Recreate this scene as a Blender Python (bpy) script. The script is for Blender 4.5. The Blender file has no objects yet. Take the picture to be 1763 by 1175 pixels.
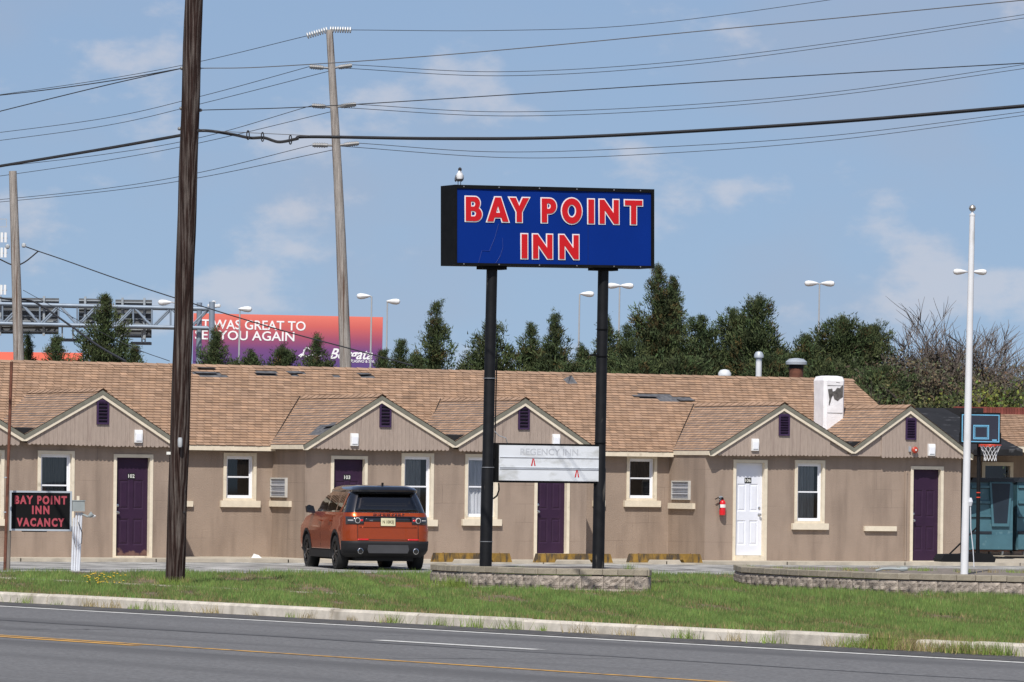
import bpy, bmesh, math, random
import numpy as np
from mathutils import Vector, Matrix, Quaternion
random.seed(7); RNG = np.random.default_rng(11)
sc = bpy.context.scene; C = sc.collection; PI = math.pi
# ------------------------------------------------------------ camera, sky, sun, exposure
F, CX, CY, ROLL, EYE = 9500., 881.5, 830., .012, 1.66        # long lens, eye height 1.66 m
cam = bpy.data.cameras.new('camera'); camo = bpy.data.objects.new('camera', cam); C.objects.link(camo)
cam.sensor_width = 36; cam.lens = 36*F/1763; cam.shift_y = (CY-587.5)/1763; cam.clip_start = 1; cam.clip_end = 9000
camo.location = (0, 0, EYE)
camo.rotation_euler = (Matrix.Rotation(PI/2, 3, 'X') @ Matrix.Rotation(ROLL, 3, 'Z')).to_euler()
sc.camera = camo
SUN_EL, SUN_AZ = math.radians(50), math.radians(189)
sunv = Vector((math.sin(SUN_AZ)*math.cos(SUN_EL), math.cos(SUN_AZ)*math.cos(SUN_EL), math.sin(SUN_EL)))
W = bpy.data.worlds.new('World'); sc.world = W; W.use_nodes = True
wn, wl = W.node_tree.nodes, W.node_tree.links; wn.clear()
def wnode(t, **k):
    n = wn.new(t)
    for a, b in k.items(): setattr(n, a, b)
    return n
tc = wnode('ShaderNodeTexCoord'); sep = wnode('ShaderNodeSeparateXYZ'); wl.new(tc.outputs['Generated'], sep.inputs[0])
mz = wnode('ShaderNodeMath', operation='MULTIPLY_ADD'); wl.new(sep.outputs[2], mz.inputs[0]); mz.inputs[1].default_value = .6; mz.inputs[2].default_value = .12
mz2 = wnode('ShaderNodeMath', operation='MAXIMUM'); wl.new(mz.outputs[0], mz2.inputs[0]); mz2.inputs[1].default_value = .08
cmb = wnode('ShaderNodeCombineXYZ'); wl.new(sep.outputs[0], cmb.inputs[0]); wl.new(sep.outputs[1], cmb.inputs[1]); wl.new(mz2.outputs[0], cmb.inputs[2])
nrm = wnode('ShaderNodeVectorMath', operation='NORMALIZE'); wl.new(cmb.outputs[0], nrm.inputs[0])
sky = wnode('ShaderNodeTexSky', sky_type='NISHITA', sun_disc=False, sun_elevation=SUN_EL, sun_rotation=SUN_AZ, air_density=1.0, dust_density=1.2, ozone_density=1.0)
wl.new(nrm.outputs[0], sky.inputs[0])
# cumulus: soft noise over the direction, flattened vertically
cv = wnode('ShaderNodeVectorMath', operation='MULTIPLY'); wl.new(tc.outputs['Generated'], cv.inputs[0]); cv.inputs[1].default_value = (34, 34, 62)
ca = wnode('ShaderNodeVectorMath', operation='ADD'); wl.new(cv.outputs[0], ca.inputs[0]); ca.inputs[1].default_value = (21.9, 0, 9.3); cn = wnode('ShaderNodeTexNoise'); cn.inputs['Scale'].default_value = 1.0; cn.inputs['Detail'].default_value = 9; cn.inputs['Roughness'].default_value = .56; wl.new(ca.outputs[0], cn.inputs['Vector'])
cr = wnode('ShaderNodeMapRange', interpolation_type='SMOOTHSTEP'); wl.new(cn.outputs[0], cr.inputs[0]); cr.inputs[1].default_value = .53; cr.inputs[2].default_value = .68; cr.inputs[4].default_value = .42
tint = wnode('ShaderNodeMix', data_type='RGBA', blend_type='MULTIPLY'); tint.inputs[0].default_value = 1; wl.new(sky.outputs[0], tint.inputs[6]); tint.inputs[7].default_value = (.88, .885, .975, 1)
hn = wnode('ShaderNodeTexNoise'); hn.inputs['Scale'].default_value = .55; hn.inputs['Detail'].default_value = 4; wl.new(ca.outputs[0], hn.inputs['Vector'])
hr = wnode('ShaderNodeMapRange', interpolation_type='SMOOTHSTEP'); wl.new(hn.outputs[0], hr.inputs[0]); hr.inputs[1].default_value = .42; hr.inputs[2].default_value = .68; hr.inputs[4].default_value = .35
hmix = wnode('ShaderNodeMix', data_type='RGBA'); wl.new(hr.outputs[0], hmix.inputs[0]); wl.new(tint.outputs[2], hmix.inputs[6]); hmix.inputs[7].default_value = (3.6, 4.05, 5.1, 1)
cmix = wnode('ShaderNodeMix', data_type='RGBA'); wl.new(cr.outputs[0], cmix.inputs[0]); wl.new(hmix.outputs[2], cmix.inputs[6]); cmix.inputs[7].default_value = (6.9, 6.5, 6.6, 1)
bg = wnode('ShaderNodeBackground'); bg.inputs[1].default_value = .108; wl.new(cmix.outputs[2], bg.inputs[0])
wo = wnode('ShaderNodeOutputWorld'); wl.new(bg.outputs[0], wo.inputs[0])
sl = bpy.data.lights.new('sun', 'SUN'); sl.energy = 4.6; sl.angle = math.radians(.53); sl.color = (1, .955, .89)
so = bpy.data.objects.new('sun', sl); C.objects.link(so); so.rotation_euler = sunv.to_track_quat('Z', 'Y').to_euler()
sc.view_settings.view_transform = 'Standard'; sc.view_settings.look = 'None'; sc.view_settings.exposure = 0; sc.view_settings.gamma = 1
# ------------------------------------------------------------ helpers
def dr(px, py):
    a, b, c, s = px-CX, CY-py, math.cos(ROLL), math.sin(ROLL); return a*c-b*s, a*s+b*c
def at(px, py, Y):                     # a point of the photograph at distance Y
    a, b = dr(px, py); return Vector((a/F*Y, Y, EYE+b/F*Y))
def lin(h):
    v = [int(h[i:i+2], 16)/255 for i in (0, 2, 4)]
    return tuple(x/12.92 if x <= .04045 else ((x+.055)/1.055)**2.4 for x in v)+(1,)
MATS = {}
def M(name, col, rough=.75, var=.12, scale=4., bump=0., bscale=60., metal=0., coat=0., spec=.4, col2=None, rnd=0., stretch=(1, 1, 1), stain=None, attr=False, detail=5):
    """procedural principled material: two-tone noise, fine bump, per-object variation"""
    m = bpy.data.materials.new(name); m.use_nodes = True; n, l = m.node_tree.nodes, m.node_tree.links
    b = n['Principled BSDF']; b.inputs['Roughness'].default_value = rough; b.inputs['Metallic'].default_value = metal
    b.inputs['Coat Weight'].default_value = coat; b.inputs['Specular IOR Level'].default_value = spec; b.inputs['Coat Roughness'].default_value = .04
    if isinstance(col, str): col = lin(col)
    t = n.new('ShaderNodeTexCoord'); mp = n.new('ShaderNodeVectorMath'); mp.operation = 'MULTIPLY'; mp.inputs[1].default_value = stretch; l.new(t.outputs['Object'], mp.inputs[0])
    nz = n.new('ShaderNodeTexNoise'); nz.inputs['Scale'].default_value = scale; nz.inputs['Detail'].default_value = detail; l.new(mp.outputs[0], nz.inputs['Vector'])
    cr = n.new('ShaderNodeMapRange'); cr.inputs[1].default_value = .3; cr.inputs[2].default_value = .7; l.new(nz.outputs[0], cr.inputs[0])
    mx = n.new('ShaderNodeMix'); mx.data_type = 'RGBA'; l.new(cr.outputs[0], mx.inputs[0])
    if col2: c0, c1 = col, (lin(col2) if isinstance(col2, str) else col2)
    else: c0, c1 = tuple(c*(1-var) for c in col[:3])+(1,), tuple(min(1, c*(1+var)) for c in col[:3])+(1,)
    mx.inputs[6].default_value = c0; mx.inputs[7].default_value = c1
    out = mx.outputs[2]
    if stain:                          # (colour, scale, lo, hi, stretch)
        sv = n.new('ShaderNodeVectorMath'); sv.operation = 'MULTIPLY'; sv.inputs[1].default_value = stain[4] if len(stain) > 4 else (1, 1, 1); l.new(t.outputs['Object'], sv.inputs[0])
        s2 = n.new('ShaderNodeTexNoise'); s2.inputs['Scale'].default_value = stain[1]; s2.inputs['Detail'].default_value = 6; l.new(sv.outputs[0], s2.inputs['Vector'])
        r2 = n.new('ShaderNodeMapRange'); r2.inputs[1].default_value = stain[2]; r2.inputs[2].default_value = stain[3]; l.new(s2.outputs[0], r2.inputs[0])
        m2 = n.new('ShaderNodeMix'); m2.data_type = 'RGBA'; l.new(r2.outputs[0], m2.inputs[0]); l.new(out, m2.inputs[6])
        m2.inputs[7].default_value = lin(stain[0]) if isinstance(stain[0], str) else stain[0]; out = m2.outputs[2]
    if rnd or attr:
        hs = n.new('ShaderNodeMix'); hs.data_type = 'RGBA'; hs.blend_type = 'MULTIPLY'; hs.inputs[0].default_value = 1; l.new(out, hs.inputs[6])
        if attr:
            at_ = n.new('ShaderNodeAttribute'); at_.attribute_name = 'tint'; l.new(at_.outputs[0], hs.inputs[7])
        else:
            oi = n.new('ShaderNodeObjectInfo'); mr = n.new('ShaderNodeMapRange'); mr.inputs[3].default_value = 1-rnd; mr.inputs[4].default_value = 1+rnd*.6; l.new(oi.outputs['Random'], mr.inputs[0]); l.new(mr.outputs[0], hs.inputs[7])
        out = hs.outputs[2]
    l.new(out, b.inputs['Base Color'])
    if bump:
        bz = n.new('ShaderNodeTexNoise'); bz.inputs['Scale'].default_value = bscale; bz.inputs['Detail'].default_value = 4; l.new(mp.outputs[0], bz.inputs['Vector'])
        bp = n.new('ShaderNodeBump'); bp.inputs['Strength'].default_value = min(1, bump); bp.inputs['Distance'].default_value = .02*max(1, bump); l.new(bz.outputs[0], bp.inputs['Height']); l.new(bp.outputs[0], b.inputs['Normal'])
    MATS[name] = m; return m
def leafmat(name, col, rough=.6, trans=.25):
    m = M(name, col, rough=rough, var=.2, scale=3, attr=True); return m
class MB:
    def __init__(s): s.v = []; s.f = []; s.mi = []; s.cur = 0
    def add(s, vs, fs):
        o = len(s.v); s.v += [tuple(v) for v in vs]
        for f in fs: s.f.append(tuple(i+o for i in f)); s.mi.append(s.cur)
        return s
    def box(s, x0, x1, y0, y1, z0, z1, m=None):
        vs = [(x, y, z) for x in (x0, x1) for y in (y0, y1) for z in (z0, z1)]
        if m: vs = [m @ Vector(v) for v in vs]
        return s.add(vs, [(0, 1, 3, 2), (4, 6, 7, 5), (0, 4, 5, 1), (2, 3, 7, 6), (0, 2, 6, 4), (1, 5, 7, 3)])
    def quad(s, *p): return s.add(p, [tuple(range(len(p)))])
    def prism(s, poly, a, b, axis='y'):            # 2-D polygon extruded along an axis
        mk = {'y': lambda p, t: (p[0], t, p[1]), 'z': lambda p, t: (p[0], p[1], t), 'x': lambda p, t: (t, p[0], p[1])}[axis]
        n = len(poly); vs = [mk(p, a) for p in poly]+[mk(p, b) for p in poly]
        return s.add(vs, [tuple(range(n)), tuple(range(2*n-1, n-1, -1))]+[(i, i+n, (i+1) % n+n, (i+1) % n) for i in range(n)])
    def tube(s, pts, r, n=8, cap=True):
        pts = [Vector(p) for p in pts]; rs = r if isinstance(r, (list, tuple)) else [r]*len(pts); rings = []
        pu = None
        for i, p in enumerate(pts):
            d = (pts[min(i+1, len(pts)-1)]-pts[max(i-1, 0)]).normalized()
            if pu is None: pu = d.cross(Vector((0, 1, 0))) if abs(d.y) < .9 else d.cross(Vector((1, 0, 0)))
            u = (pu-d*pu.dot(d)).normalized(); w = d.cross(u); pu = u
            rings.append([p+u*math.cos(2*PI*k/n)*rs[i]+w*math.sin(2*PI*k/n)*rs[i] for k in range(n)])
        vs = [v for g in rings for v in g]; fs = []
        for i in range(len(pts)-1):
            for k in range(n): fs.append((i*n+k, i*n+(k+1) % n, (i+1)*n+(k+1) % n, (i+1)*n+k))
        if cap: fs += [tuple(range(n-1, -1, -1)), tuple(range((len(pts)-1)*n, len(pts)*n))]
        return s.add(vs, fs)
    def lathe(s, prof, n=20, m=None):              # (r,z) profile about z
        vs = [(r*math.cos(2*PI*k/n), r*math.sin(2*PI*k/n), z) for r, z in prof for k in range(n)]
        if m: vs = [m @ Vector(v) for v in vs]
        fs = [(i*n+k, i*n+(k+1) % n, (i+1)*n+(k+1) % n, (i+1)*n+k) for i in range(len(prof)-1) for k in range(n)]
        return s.add(vs, fs+[tuple(range(n-1, -1, -1)), tuple(range((len(prof)-1)*n, len(prof)*n))])
    def build(s, name, mat, parent=None, smooth=False, loc=None, rot=None):
        me = bpy.data.meshes.new(name); me.from_pydata([tuple(v) for v in s.v], [], s.f)
        for m in (mat if isinstance(mat, (list, tuple)) else [mat]): me.materials.append(m)
        if any(s.mi): me.polygons.foreach_set('material_index', s.mi)
        bm = bmesh.new(); bm.from_mesh(me); bmesh.ops.recalc_face_normals(bm, faces=bm.faces); bm.faces.ensure_lookup_table()
        if len(bm.faces) == 1 and bm.faces[:][0].normal.z < -.5: bmesh.ops.reverse_faces(bm, faces=bm.faces[:])
        bm.to_mesh(me); bm.free()
        if smooth: me.polygons.foreach_set('use_smooth', [True]*len(me.polygons)); me.set_sharp_from_angle(angle=math.radians(38))
        return link(name, me, parent, loc, rot)
def link(name, me, parent=None, loc=None, rot=None):
    o = bpy.data.objects.new(name, me); C.objects.link(o)
    if parent: o.parent = parent
    if loc is not None: o.location = loc
    if rot is not None: o.rotation_euler = rot
    return o
def tag(o, label=None, cat=None, group=None, kind=None):
    for k, v in (('label', label), ('category', cat), ('group', group), ('kind', kind)):
        if v: o[k] = v
    return o
def thing(name, label, cat, loc=(0, 0, 0), rz=0, group=None):
    o = bpy.data.objects.new(name, None); C.objects.link(o); o.location = loc; o.rotation_euler = (0, 0, rz); o.empty_display_size = .2
    return tag(o, label, cat, group)
def npmesh(name, co, nper, mat, parent=None, tint=None):  # co (n*nper,3): n polygons of nper corners
    me = bpy.data.meshes.new(name); nv = len(co); nf = nv//nper
    me.vertices.add(nv); me.vertices.foreach_set('co', np.ascontiguousarray(co, dtype=np.float32).ravel())
    me.loops.add(nv); me.loops.foreach_set('vertex_index', np.arange(nv, dtype=np.int32))
    me.polygons.add(nf); me.polygons.foreach_set('loop_start', np.arange(0, nv, nper, dtype=np.int32)); me.polygons.foreach_set('loop_total', np.full(nf, nper, dtype=np.int32))
    if tint is not None:
        a = me.attributes.new('tint', 'FLOAT_COLOR', 'POINT'); t = np.ones((nv, 4), dtype=np.float32); t[:, :3] = tint; a.data.foreach_set('color', t.ravel())
    me.materials.append(mat); me.update(); me.validate(); return link(name, me, parent)
def text_mesh(body, size, thick=0., depth=.004, shear=0., spacing=1., align='CENTER'):
    cu = bpy.data.curves.new('txt', 'FONT'); cu.body = body; cu.size = size; cu.offset = thick; cu.extrude = depth; cu.shear = shear; cu.space_character = spacing
    cu.align_x = align; cu.align_y = 'BOTTOM_BASELINE'; cu.resolution_u = 3
    o = bpy.data.objects.new('txt', cu); C.objects.link(o); dg = bpy.context.evaluated_depsgraph_get(); me = bpy.data.meshes.new_from_object(o.evaluated_get(dg))
    bpy.data.objects.remove(o); bpy.data.curves.remove(cu); me.materials.clear(); return me
def text(name, body, size, mat, parent, loc, rot=(PI/2, 0, 0), fitw=None, **k):
    me = text_mesh(body, size, **k); me.name = name; me.materials.append(mat)
    if fitw:
        xs = [v.co.x for v in me.vertices]; w = max(xs)-min(xs); f = fitw/w; c = (max(xs)+min(xs))/2
        for v in me.vertices: v.co.x = (v.co.x-c)*f
    return link(name, me, parent, loc, rot)
def glyph_mesh(loops, depth, grow=0.):             # 2-D outlines (holes included) as a flat extruded letter
    cu = bpy.data.curves.new('g', 'CURVE'); cu.dimensions = '2D'; cu.fill_mode = 'BOTH'; cu.extrude = depth; cu.offset = grow
    for lp in loops:
        sp = cu.splines.new('POLY'); sp.points.add(len(lp)-1); sp.use_cyclic_u = True
        for p, q in zip(sp.points, lp): p.co = (q[0], q[1], 0, 1)
    o = bpy.data.objects.new('g', cu); C.objects.link(o); dg = bpy.context.evaluated_depsgraph_get(); me = bpy.data.meshes.new_from_object(o.evaluated_get(dg))
    bpy.data.objects.remove(o); bpy.data.curves.remove(cu); me.materials.clear(); return me
def copy_tree(o, parent=None):
    c = o.copy(); C.objects.link(c); c.parent = parent
    for ch in list(o.children): copy_tree(ch, c)
    return c
def inside(x, y, poly):
    r = np.zeros(len(x), bool); n = len(poly)
    for i in range(n):
        (x0, y0), (x1, y1) = poly[i], poly[(i+1) % n]
        c = ((y0 > y) != (y1 > y)) & (x < (x1-x0)*(y-y0)/(y1-y0+1e-12)+x0); r ^= c
    return r
# ------------------------------------------------------------ materials
M('asphalt_road', (.152, .151, .151, 1), .9, .3, 22, .3, 120, spec=.2, stain=((.10, .099, .10, 1), 1.0, .47, .72, (.035, .9, 1)))
M('asphalt_lot', (.19, .185, .175, 1), .9, .35, 5, .3, 150, stain=((.44, .43, .40, 1), 1.5, .42, .62))
M('paint_white', (.62, .61, .57, 1), .7, .15, 8, stain=((.2, .2, .2, 1), 14, .56, .72))
M('paint_yellow', (.62, .33, .06, 1), .7, .2, 6, stain=((.16, .13, .1, 1), 5, .5, .72))
M('kerb_concrete', (.56, .51, .43, 1), .9, .18, 5, .5, 90, stain=((.33, .29, .23, 1), 2.2, .55, .75), rnd=.1)
M('apron_concrete', (.45, .40, .32, 1), .9, .18, 3, .3, 80)
M('soil', (.17, .125, .08, 1), .95, .35, 3, .6, 40)
M('stucco', (.315, .242, .188, 1), .9, .08, 1.6, .55, 55, stain=((.205, .155, .12, 1), 1.3, .47, .80, (2.6, 2.6, .4)), detail=9)
def ghost_joints():     # block courses telegraphing through the render, and hairline cracks
    m = MATS['stucco']; n, l = m.node_tree.nodes, m.node_tree.links; b = n['Principled BSDF']; src = b.inputs['Base Color'].links[0].from_socket
    t = n.new('ShaderNodeTexCoord'); s_ = n.new('ShaderNodeSeparateXYZ'); l.new(t.outputs['Object'], s_.inputs[0]); a = n.new('ShaderNodeMath'); l.new(s_.outputs[0], a.inputs[0]); l.new(s_.outputs[1], a.inputs[1]); c = n.new('ShaderNodeCombineXYZ'); l.new(a.outputs[0], c.inputs[0]); l.new(s_.outputs[2], c.inputs[1])
    w = n.new('ShaderNodeTexNoise'); w.inputs['Scale'].default_value = 3; l.new(t.outputs['Object'], w.inputs['Vector']); ws = n.new('ShaderNodeVectorMath'); ws.operation = 'MULTIPLY_ADD'; l.new(w.outputs['Color'], ws.inputs[0]); ws.inputs[1].default_value = (.03, .03, .03); l.new(c.outputs[0], ws.inputs[2])
    k = n.new('ShaderNodeTexBrick'); l.new(ws.outputs[0], k.inputs['Vector']); k.inputs['Scale'].default_value = 1; k.inputs['Brick Width'].default_value = .8; k.inputs['Row Height'].default_value = .4; k.inputs['Mortar Size'].default_value = .006; k.inputs['Mortar Smooth'].default_value = .3
    gz = n.new('ShaderNodeTexNoise'); gz.inputs['Scale'].default_value = .9; gz.inputs['Detail'].default_value = 4; l.new(t.outputs['Object'], gz.inputs['Vector']); gr = n.new('ShaderNodeMapRange'); l.new(gz.outputs[0], gr.inputs[0]); gr.inputs[1].default_value = .48; gr.inputs[2].default_value = .64; gr.inputs[4].default_value = .4
    f = n.new('ShaderNodeMath'); f.operation = 'MULTIPLY'; l.new(k.outputs['Fac'], f.inputs[0]); l.new(gr.outputs[0], f.inputs[1]); x = n.new('ShaderNodeMix'); x.data_type = 'RGBA'; l.new(f.outputs[0], x.inputs[0]); l.new(src, x.inputs[6]); x.inputs[7].default_value = (.10, .07, .055, 1); l.new(x.outputs[2], b.inputs['Base Color'])
ghost_joints()
M('siding', (.35, .28, .232, 1), .85, .08, 6, .2, 40, rnd=.03, stretch=(6, 6, 1), stain=((.27, .21, .175, 1), 2.2, .58, .75, (5, 5, .6)))
M('cream', (.69, .61, .475, 1), .75, .07, 7, .2, 60, stain=((.42, .36, .27, 1), 5, .62, .8))
M('rake_grey', (.17, .165, .13, 1), .8, .12, 8)
M('soffit', (.40, .36, .28, 1), .85, .1, 4)
M('purple', (.032, .0135, .036, 1), .5, .12, 4, .1, 30, spec=.25)
M('rusted_purple', (.032, .0135, .036, 1), .5, .12, 4, .1, 30, spec=.25)
def rusted_bottom():
    m = MATS['rusted_purple']; n, l = m.node_tree.nodes, m.node_tree.links; b = n['Principled BSDF']; src = b.inputs['Base Color'].links[0].from_socket
    t = n.new('ShaderNodeTexCoord'); sp = n.new('ShaderNodeSeparateXYZ'); l.new(t.outputs['Object'], sp.inputs[0])
    nz = n.new('ShaderNodeTexNoise'); nz.inputs['Scale'].default_value = 7; nz.inputs['Detail'].default_value = 6; l.new(t.outputs['Object'], nz.inputs['Vector'])
    a = n.new('ShaderNodeMath'); a.operation = 'MULTIPLY_ADD'; l.new(nz.outputs[0], a.inputs[0]); a.inputs[1].default_value = -.55; l.new(sp.outputs[2], a.inputs[2])
    r = n.new('ShaderNodeMapRange'); l.new(a.outputs[0], r.inputs[0]); r.inputs[1].default_value = -.19; r.inputs[2].default_value = -.14; r.inputs[3].default_value = 1; r.inputs[4].default_value = 0
    rc = n.new('ShaderNodeMix'); rc.data_type = 'RGBA'; l.new(nz.outputs[0], rc.inputs[0]); rc.inputs[6].default_value = (.035, .012, .010, 1); rc.inputs[7].default_value = (.22, .13, .11, 1)
    x = n.new('ShaderNodeMix'); x.data_type = 'RGBA'; l.new(r.outputs[0], x.inputs[0]); l.new(src, x.inputs[6]); l.new(rc.outputs[2], x.inputs[7]); l.new(x.outputs[2], b.inputs['Base Color'])
rusted_bottom()
M('purple_vent', (.040, .018, .060, 1), .6, .15, 8)
M('vinyl', (.78, .79, .82, 1), .4, .03, 5)
M('door_white', (.70, .72, .78, 1), .45, .03, 5)
M('curtain_dark', (.19, .185, .16, 1), .9, .2, 5, stretch=(6, 1, .5))
M('curtain_white', (.75, .75, .77, 1), .9, .15, 4, stretch=(6, 1, .5))
M('curtain_grey', (.40, .40, .38, 1), .9, .2, 5, stretch=(6, 1, .5))
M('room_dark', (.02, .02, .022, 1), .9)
M('metal', (.55, .55, .55, 1), .3, .05, metal=1.)
M('galvanised', (.42, .46, .5, 1), .5, .12, 3, metal=.3)
M('plate_black', (.015, .015, .015, 1), .4); M('digit_white', (.75, .75, .7, 1), .6)
M('lamp_plastic', (.78, .78, .77, 1), .4, .05, 10)
M('shingle', (.36, .234, .155, 1), .95, .12, 5, .4, 300, attr=True)
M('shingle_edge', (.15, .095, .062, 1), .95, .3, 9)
M('underlay', (.055, .057, .065, 1), .85, .3, 9, col2=(.15, .15, .155, 1))
M('membrane', (.012, .012, .013, 1), .8, .4, 2, .3, 6, stain=((.12, .12, .125, 1), 3, .62, .75, (1, 3, 1)))
M('chimney_white', (.78, .78, .79, 1), .85, .07, 5, .5, 40, stain=((.5, .42, .28, 1), 4, .64, .75))
M('bare_block', (.10, .095, .09, 1), .95, .45, 14, .8, 60)
M('rust', (.13, .05, .03, 1), .85, .35, 9); M('vent_white', (.62, .64, .65, 1), .5, .1, 5, stain=((.35, .25, .16, 1), 6, .62, .75))
M('brick_red', (.22, .06, .045, 1), .9, .3, 12, .3, 60, rnd=.25)
M('ac_grille', (.36, .38, .42, 1), .5, .1, 10)
M('red_paint', (.62, .012, .018, 1), .3, .06, 6, coat=.5); M('bell_red', (.45, .05, .025, 1), .4)
def glass(name, tintc, refl, rough=.02):
    m = bpy.data.materials.new(name); m.use_nodes = True; n, l = m.node_tree.nodes, m.node_tree.links; n.remove(n['Principled BSDF'])
    t = n.new('ShaderNodeBsdfTransparent'); t.inputs[0].default_value = tintc; g = n.new('ShaderNodeBsdfGlossy'); g.inputs['Roughness'].default_value = rough
    fr = n.new('ShaderNodeFresnel'); fr.inputs[0].default_value = 1.5; ma = n.new('ShaderNodeMath'); ma.operation = 'MULTIPLY_ADD'; ma.inputs[1].default_value = 1.0; ma.inputs[2].default_value = refl; l.new(fr.outputs[0], ma.inputs[0])
    x = n.new('ShaderNodeMixShader'); l.new(ma.outputs[0], x.inputs[0]); l.new(t.outputs[0], x.inputs[1]); l.new(g.outputs[0], x.inputs[2]); l.new(x.outputs[0], n['Material Output'].inputs[0]); MATS[name] = m
glass('pane', (.78, .8, .82, 1), .03); glass('car_glass', (.12, .12, .14, 1), .05); glass('acrylic', (.75, .78, .8, 1), .06)
G = MATS
# ------------------------------------------------------------ ground, road, verge, lot
RD = Vector((.539, -.842, 0)); RN = Vector((.842, .539, 0))          # along the road; from the road towards the motel
def rp(s, n, z): v = RD*s+RN*n; return (v.x, v.y, z)
KERB = 38.55
TH = math.radians(27); UX = Vector((math.cos(TH), math.sin(TH), 0)); UN = Vector((math.sin(TH), -math.cos(TH), 0)); BO = Vector((-7.8923, 115., 0))
def bp(u, v, z=0): return BO+UX*u+UN*v+Vector((0, 0, z))             # along the facade, out of it, up
tag(MB().quad((-3000, -400, -.36), (3000, -400, -.36), (3000, 5000, -.36), (-3000, 5000, -.36)).build('ground', G['soil']), kind='structure')
tag(MB().quad((-400, 8, -.25), (300, 8, -.25), (300, KERB, -.25), (-400, KERB, -.25)).build('road', G['asphalt_road'], rot=(0, 0, math.atan2(RD.y, RD.x))), kind='structure')
M('tar', (.028, .028, .03, 1), .7, .2, 6)
def seam(pts, w):                                                     # tar-filled cracks lying on the asphalt
    m = MB(); V = []
    for (s_, n_) in pts: V += [rp(s_, n_-w/2, -.2465), rp(s_, n_+w/2, -.2465)]
    tag(m.add(V, [(i*2, i*2+1, i*2+3, i*2+2) for i in range(len(pts)-1)]).build('tar_seam', MATS['tar']), kind='structure')
rs_ = random.Random(9)
seam([(-100+i*.9, 33.62+.05*math.sin(i*.7)+rs_.uniform(-.03, .03)) for i in range(70)], .05)
for s0_, n0_, n1_ in ((-66, 31.2, 36.9), (-58.2, 33.6, 37.0), (-50.5, 30.8, 33.6), (-61.5, 30.9, 33.0)): seam([(s0_+rs_.uniform(-.12, .12)+i*.05, n0_+(n1_-n0_)*i/12) for i in range(13)], .06)
def lane(n0, w, s0, s1, m, name):
    tag(MB().quad(rp(s0, n0, -.245), rp(s1, n0, -.245), rp(s1, n0+w, -.245), rp(s0, n0+w, -.245)).build(name, m), kind='structure')
lane(37.12, .2, -200, 60, G['paint_white'], 'edge_line'); lane(30.40, .12, -200, 60, G['paint_yellow'], 'centre_line'); lane(30.10, .17, -58.6, -55.0, G['paint_yellow'], 'centre_line')
lane(34.06, .2, -56.3, -52.75, G['paint_white'], 'lane_dash')
# verge: from the kerb's back to the lot
LE0, LE1 = (bp(-40, 9.9), bp(40, 9.9))
tag(MB().quad((-16.8, 98.2, -.125), rp(40, KERB+.1, -.125), bp(60, 10.9, -.125)).build('verge_soil', G['soil']), kind='structure')
tag(MB().add([bp(-15.5, 11.0, -.118), bp(60, 11.0, -.118), bp(60, 1.2, -.085), bp(-15.5, 1.2, -.085)], [(0, 1, 2, 3)]).build('parking_lot', G['asphalt_lot']), kind='structure')
ap = MB()
for i in range(-6, 10): ap.add([bp(i*3+.012, 1.25, -.13), bp(i*3+2.988, 1.25, -.13), bp(i*3+2.988, 1.25, -.015), bp(i*3+.012, 1.25, -.015), bp(i*3+.012, -3, -.004), bp(i*3+2.988, -3, -.004)], [(0, 1, 2, 3), (3, 2, 5, 4)])
tag(ap.build('walkway', G['apron_concrete']), kind='structure')
tag(MB().quad(bp(20.6, 1.2, -.02), bp(40, 1.2, -.02), bp(40, -12, .10), bp(20.6, -12, .10)).build('yard_slab', G['apron_concrete']), kind='structure')
lane(37.45, 1.05, -200, 60, M('gutter_asphalt', (.075, .072, .07, 1), .95, .4, 9, .4, 90, stain=((.16, .145, .12, 1), 3, .55, .72)), 'gutter_strip')
tag(MB().quad(rp(-92, 44.0, -.118), rp(-72, 43.85, -.118), rp(-72, 44.3, -.118), rp(-92, 44.9, -.118)).build('old_path', G['apron_concrete']), kind='structure')
for u in (-1.2, 1.7, 4.4, 7.2, 9.9, 12.7, 15.6):
    tag(MB().quad(bp(u, 6.2, -.094), bp(u+.16, 6.2, -.094), bp(u+.16, 1.3, -.08), bp(u, 1.3, -.08)).build('stall_line', G['paint_white']), kind='structure')
tag(MB().quad(rp(-51.9, KERB+.12, -.126), rp(40, KERB+.12, -.126), rp(40, KERB+.0, -.252), rp(-51.9, KERB+.0, -.252)).build('kerb_bed', G['soil']), kind='structure')
kerb = thing('kerb', None, None); tag(kerb, kind='structure')
s = -100.; k = 0
while s < -38:
    ln = random.choice((2.2, 3.0, 3.05, 2.6)); dn = random.uniform(-.03, .03); dz = random.uniform(-.02, .015)
    if s+ln > -52.6 and k < 900: ln = max(.4, -52.6-s) if s < -53.0 else (1.1 if s < -51.0 else 30); k = 901 if s > -51.2 else k
    if not (-53.0 <= s < -51.5 or s > -50.2): # stones missing under the weeds
        n0 = KERB+dn; prof = [(n0+.0, -.27), (n0+.02, -.135+dz), (n0+.05, -.105+dz), (n0+.17, -.10+dz), (n0+.17, -.27)]
        sunk = -.06 if s > -49.5 and k % 2 else 0
        mb = MB(); n = len(prof); a = [rp(s, p[0], p[1]+sunk) for p in prof]; b = [rp(s+ln-.03, p[0], p[1]+sunk) for p in prof]
        mb.add(a+b, [tuple(range(n)), tuple(range(2*n-1, n-1, -1))]+[(i, i+n, (i+1) % n+n, (i+1) % n) for i in range(n)])
        mb.build('kerb_stone', G['kerb_concrete'], kerb)
    s += ln; k += 1
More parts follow.
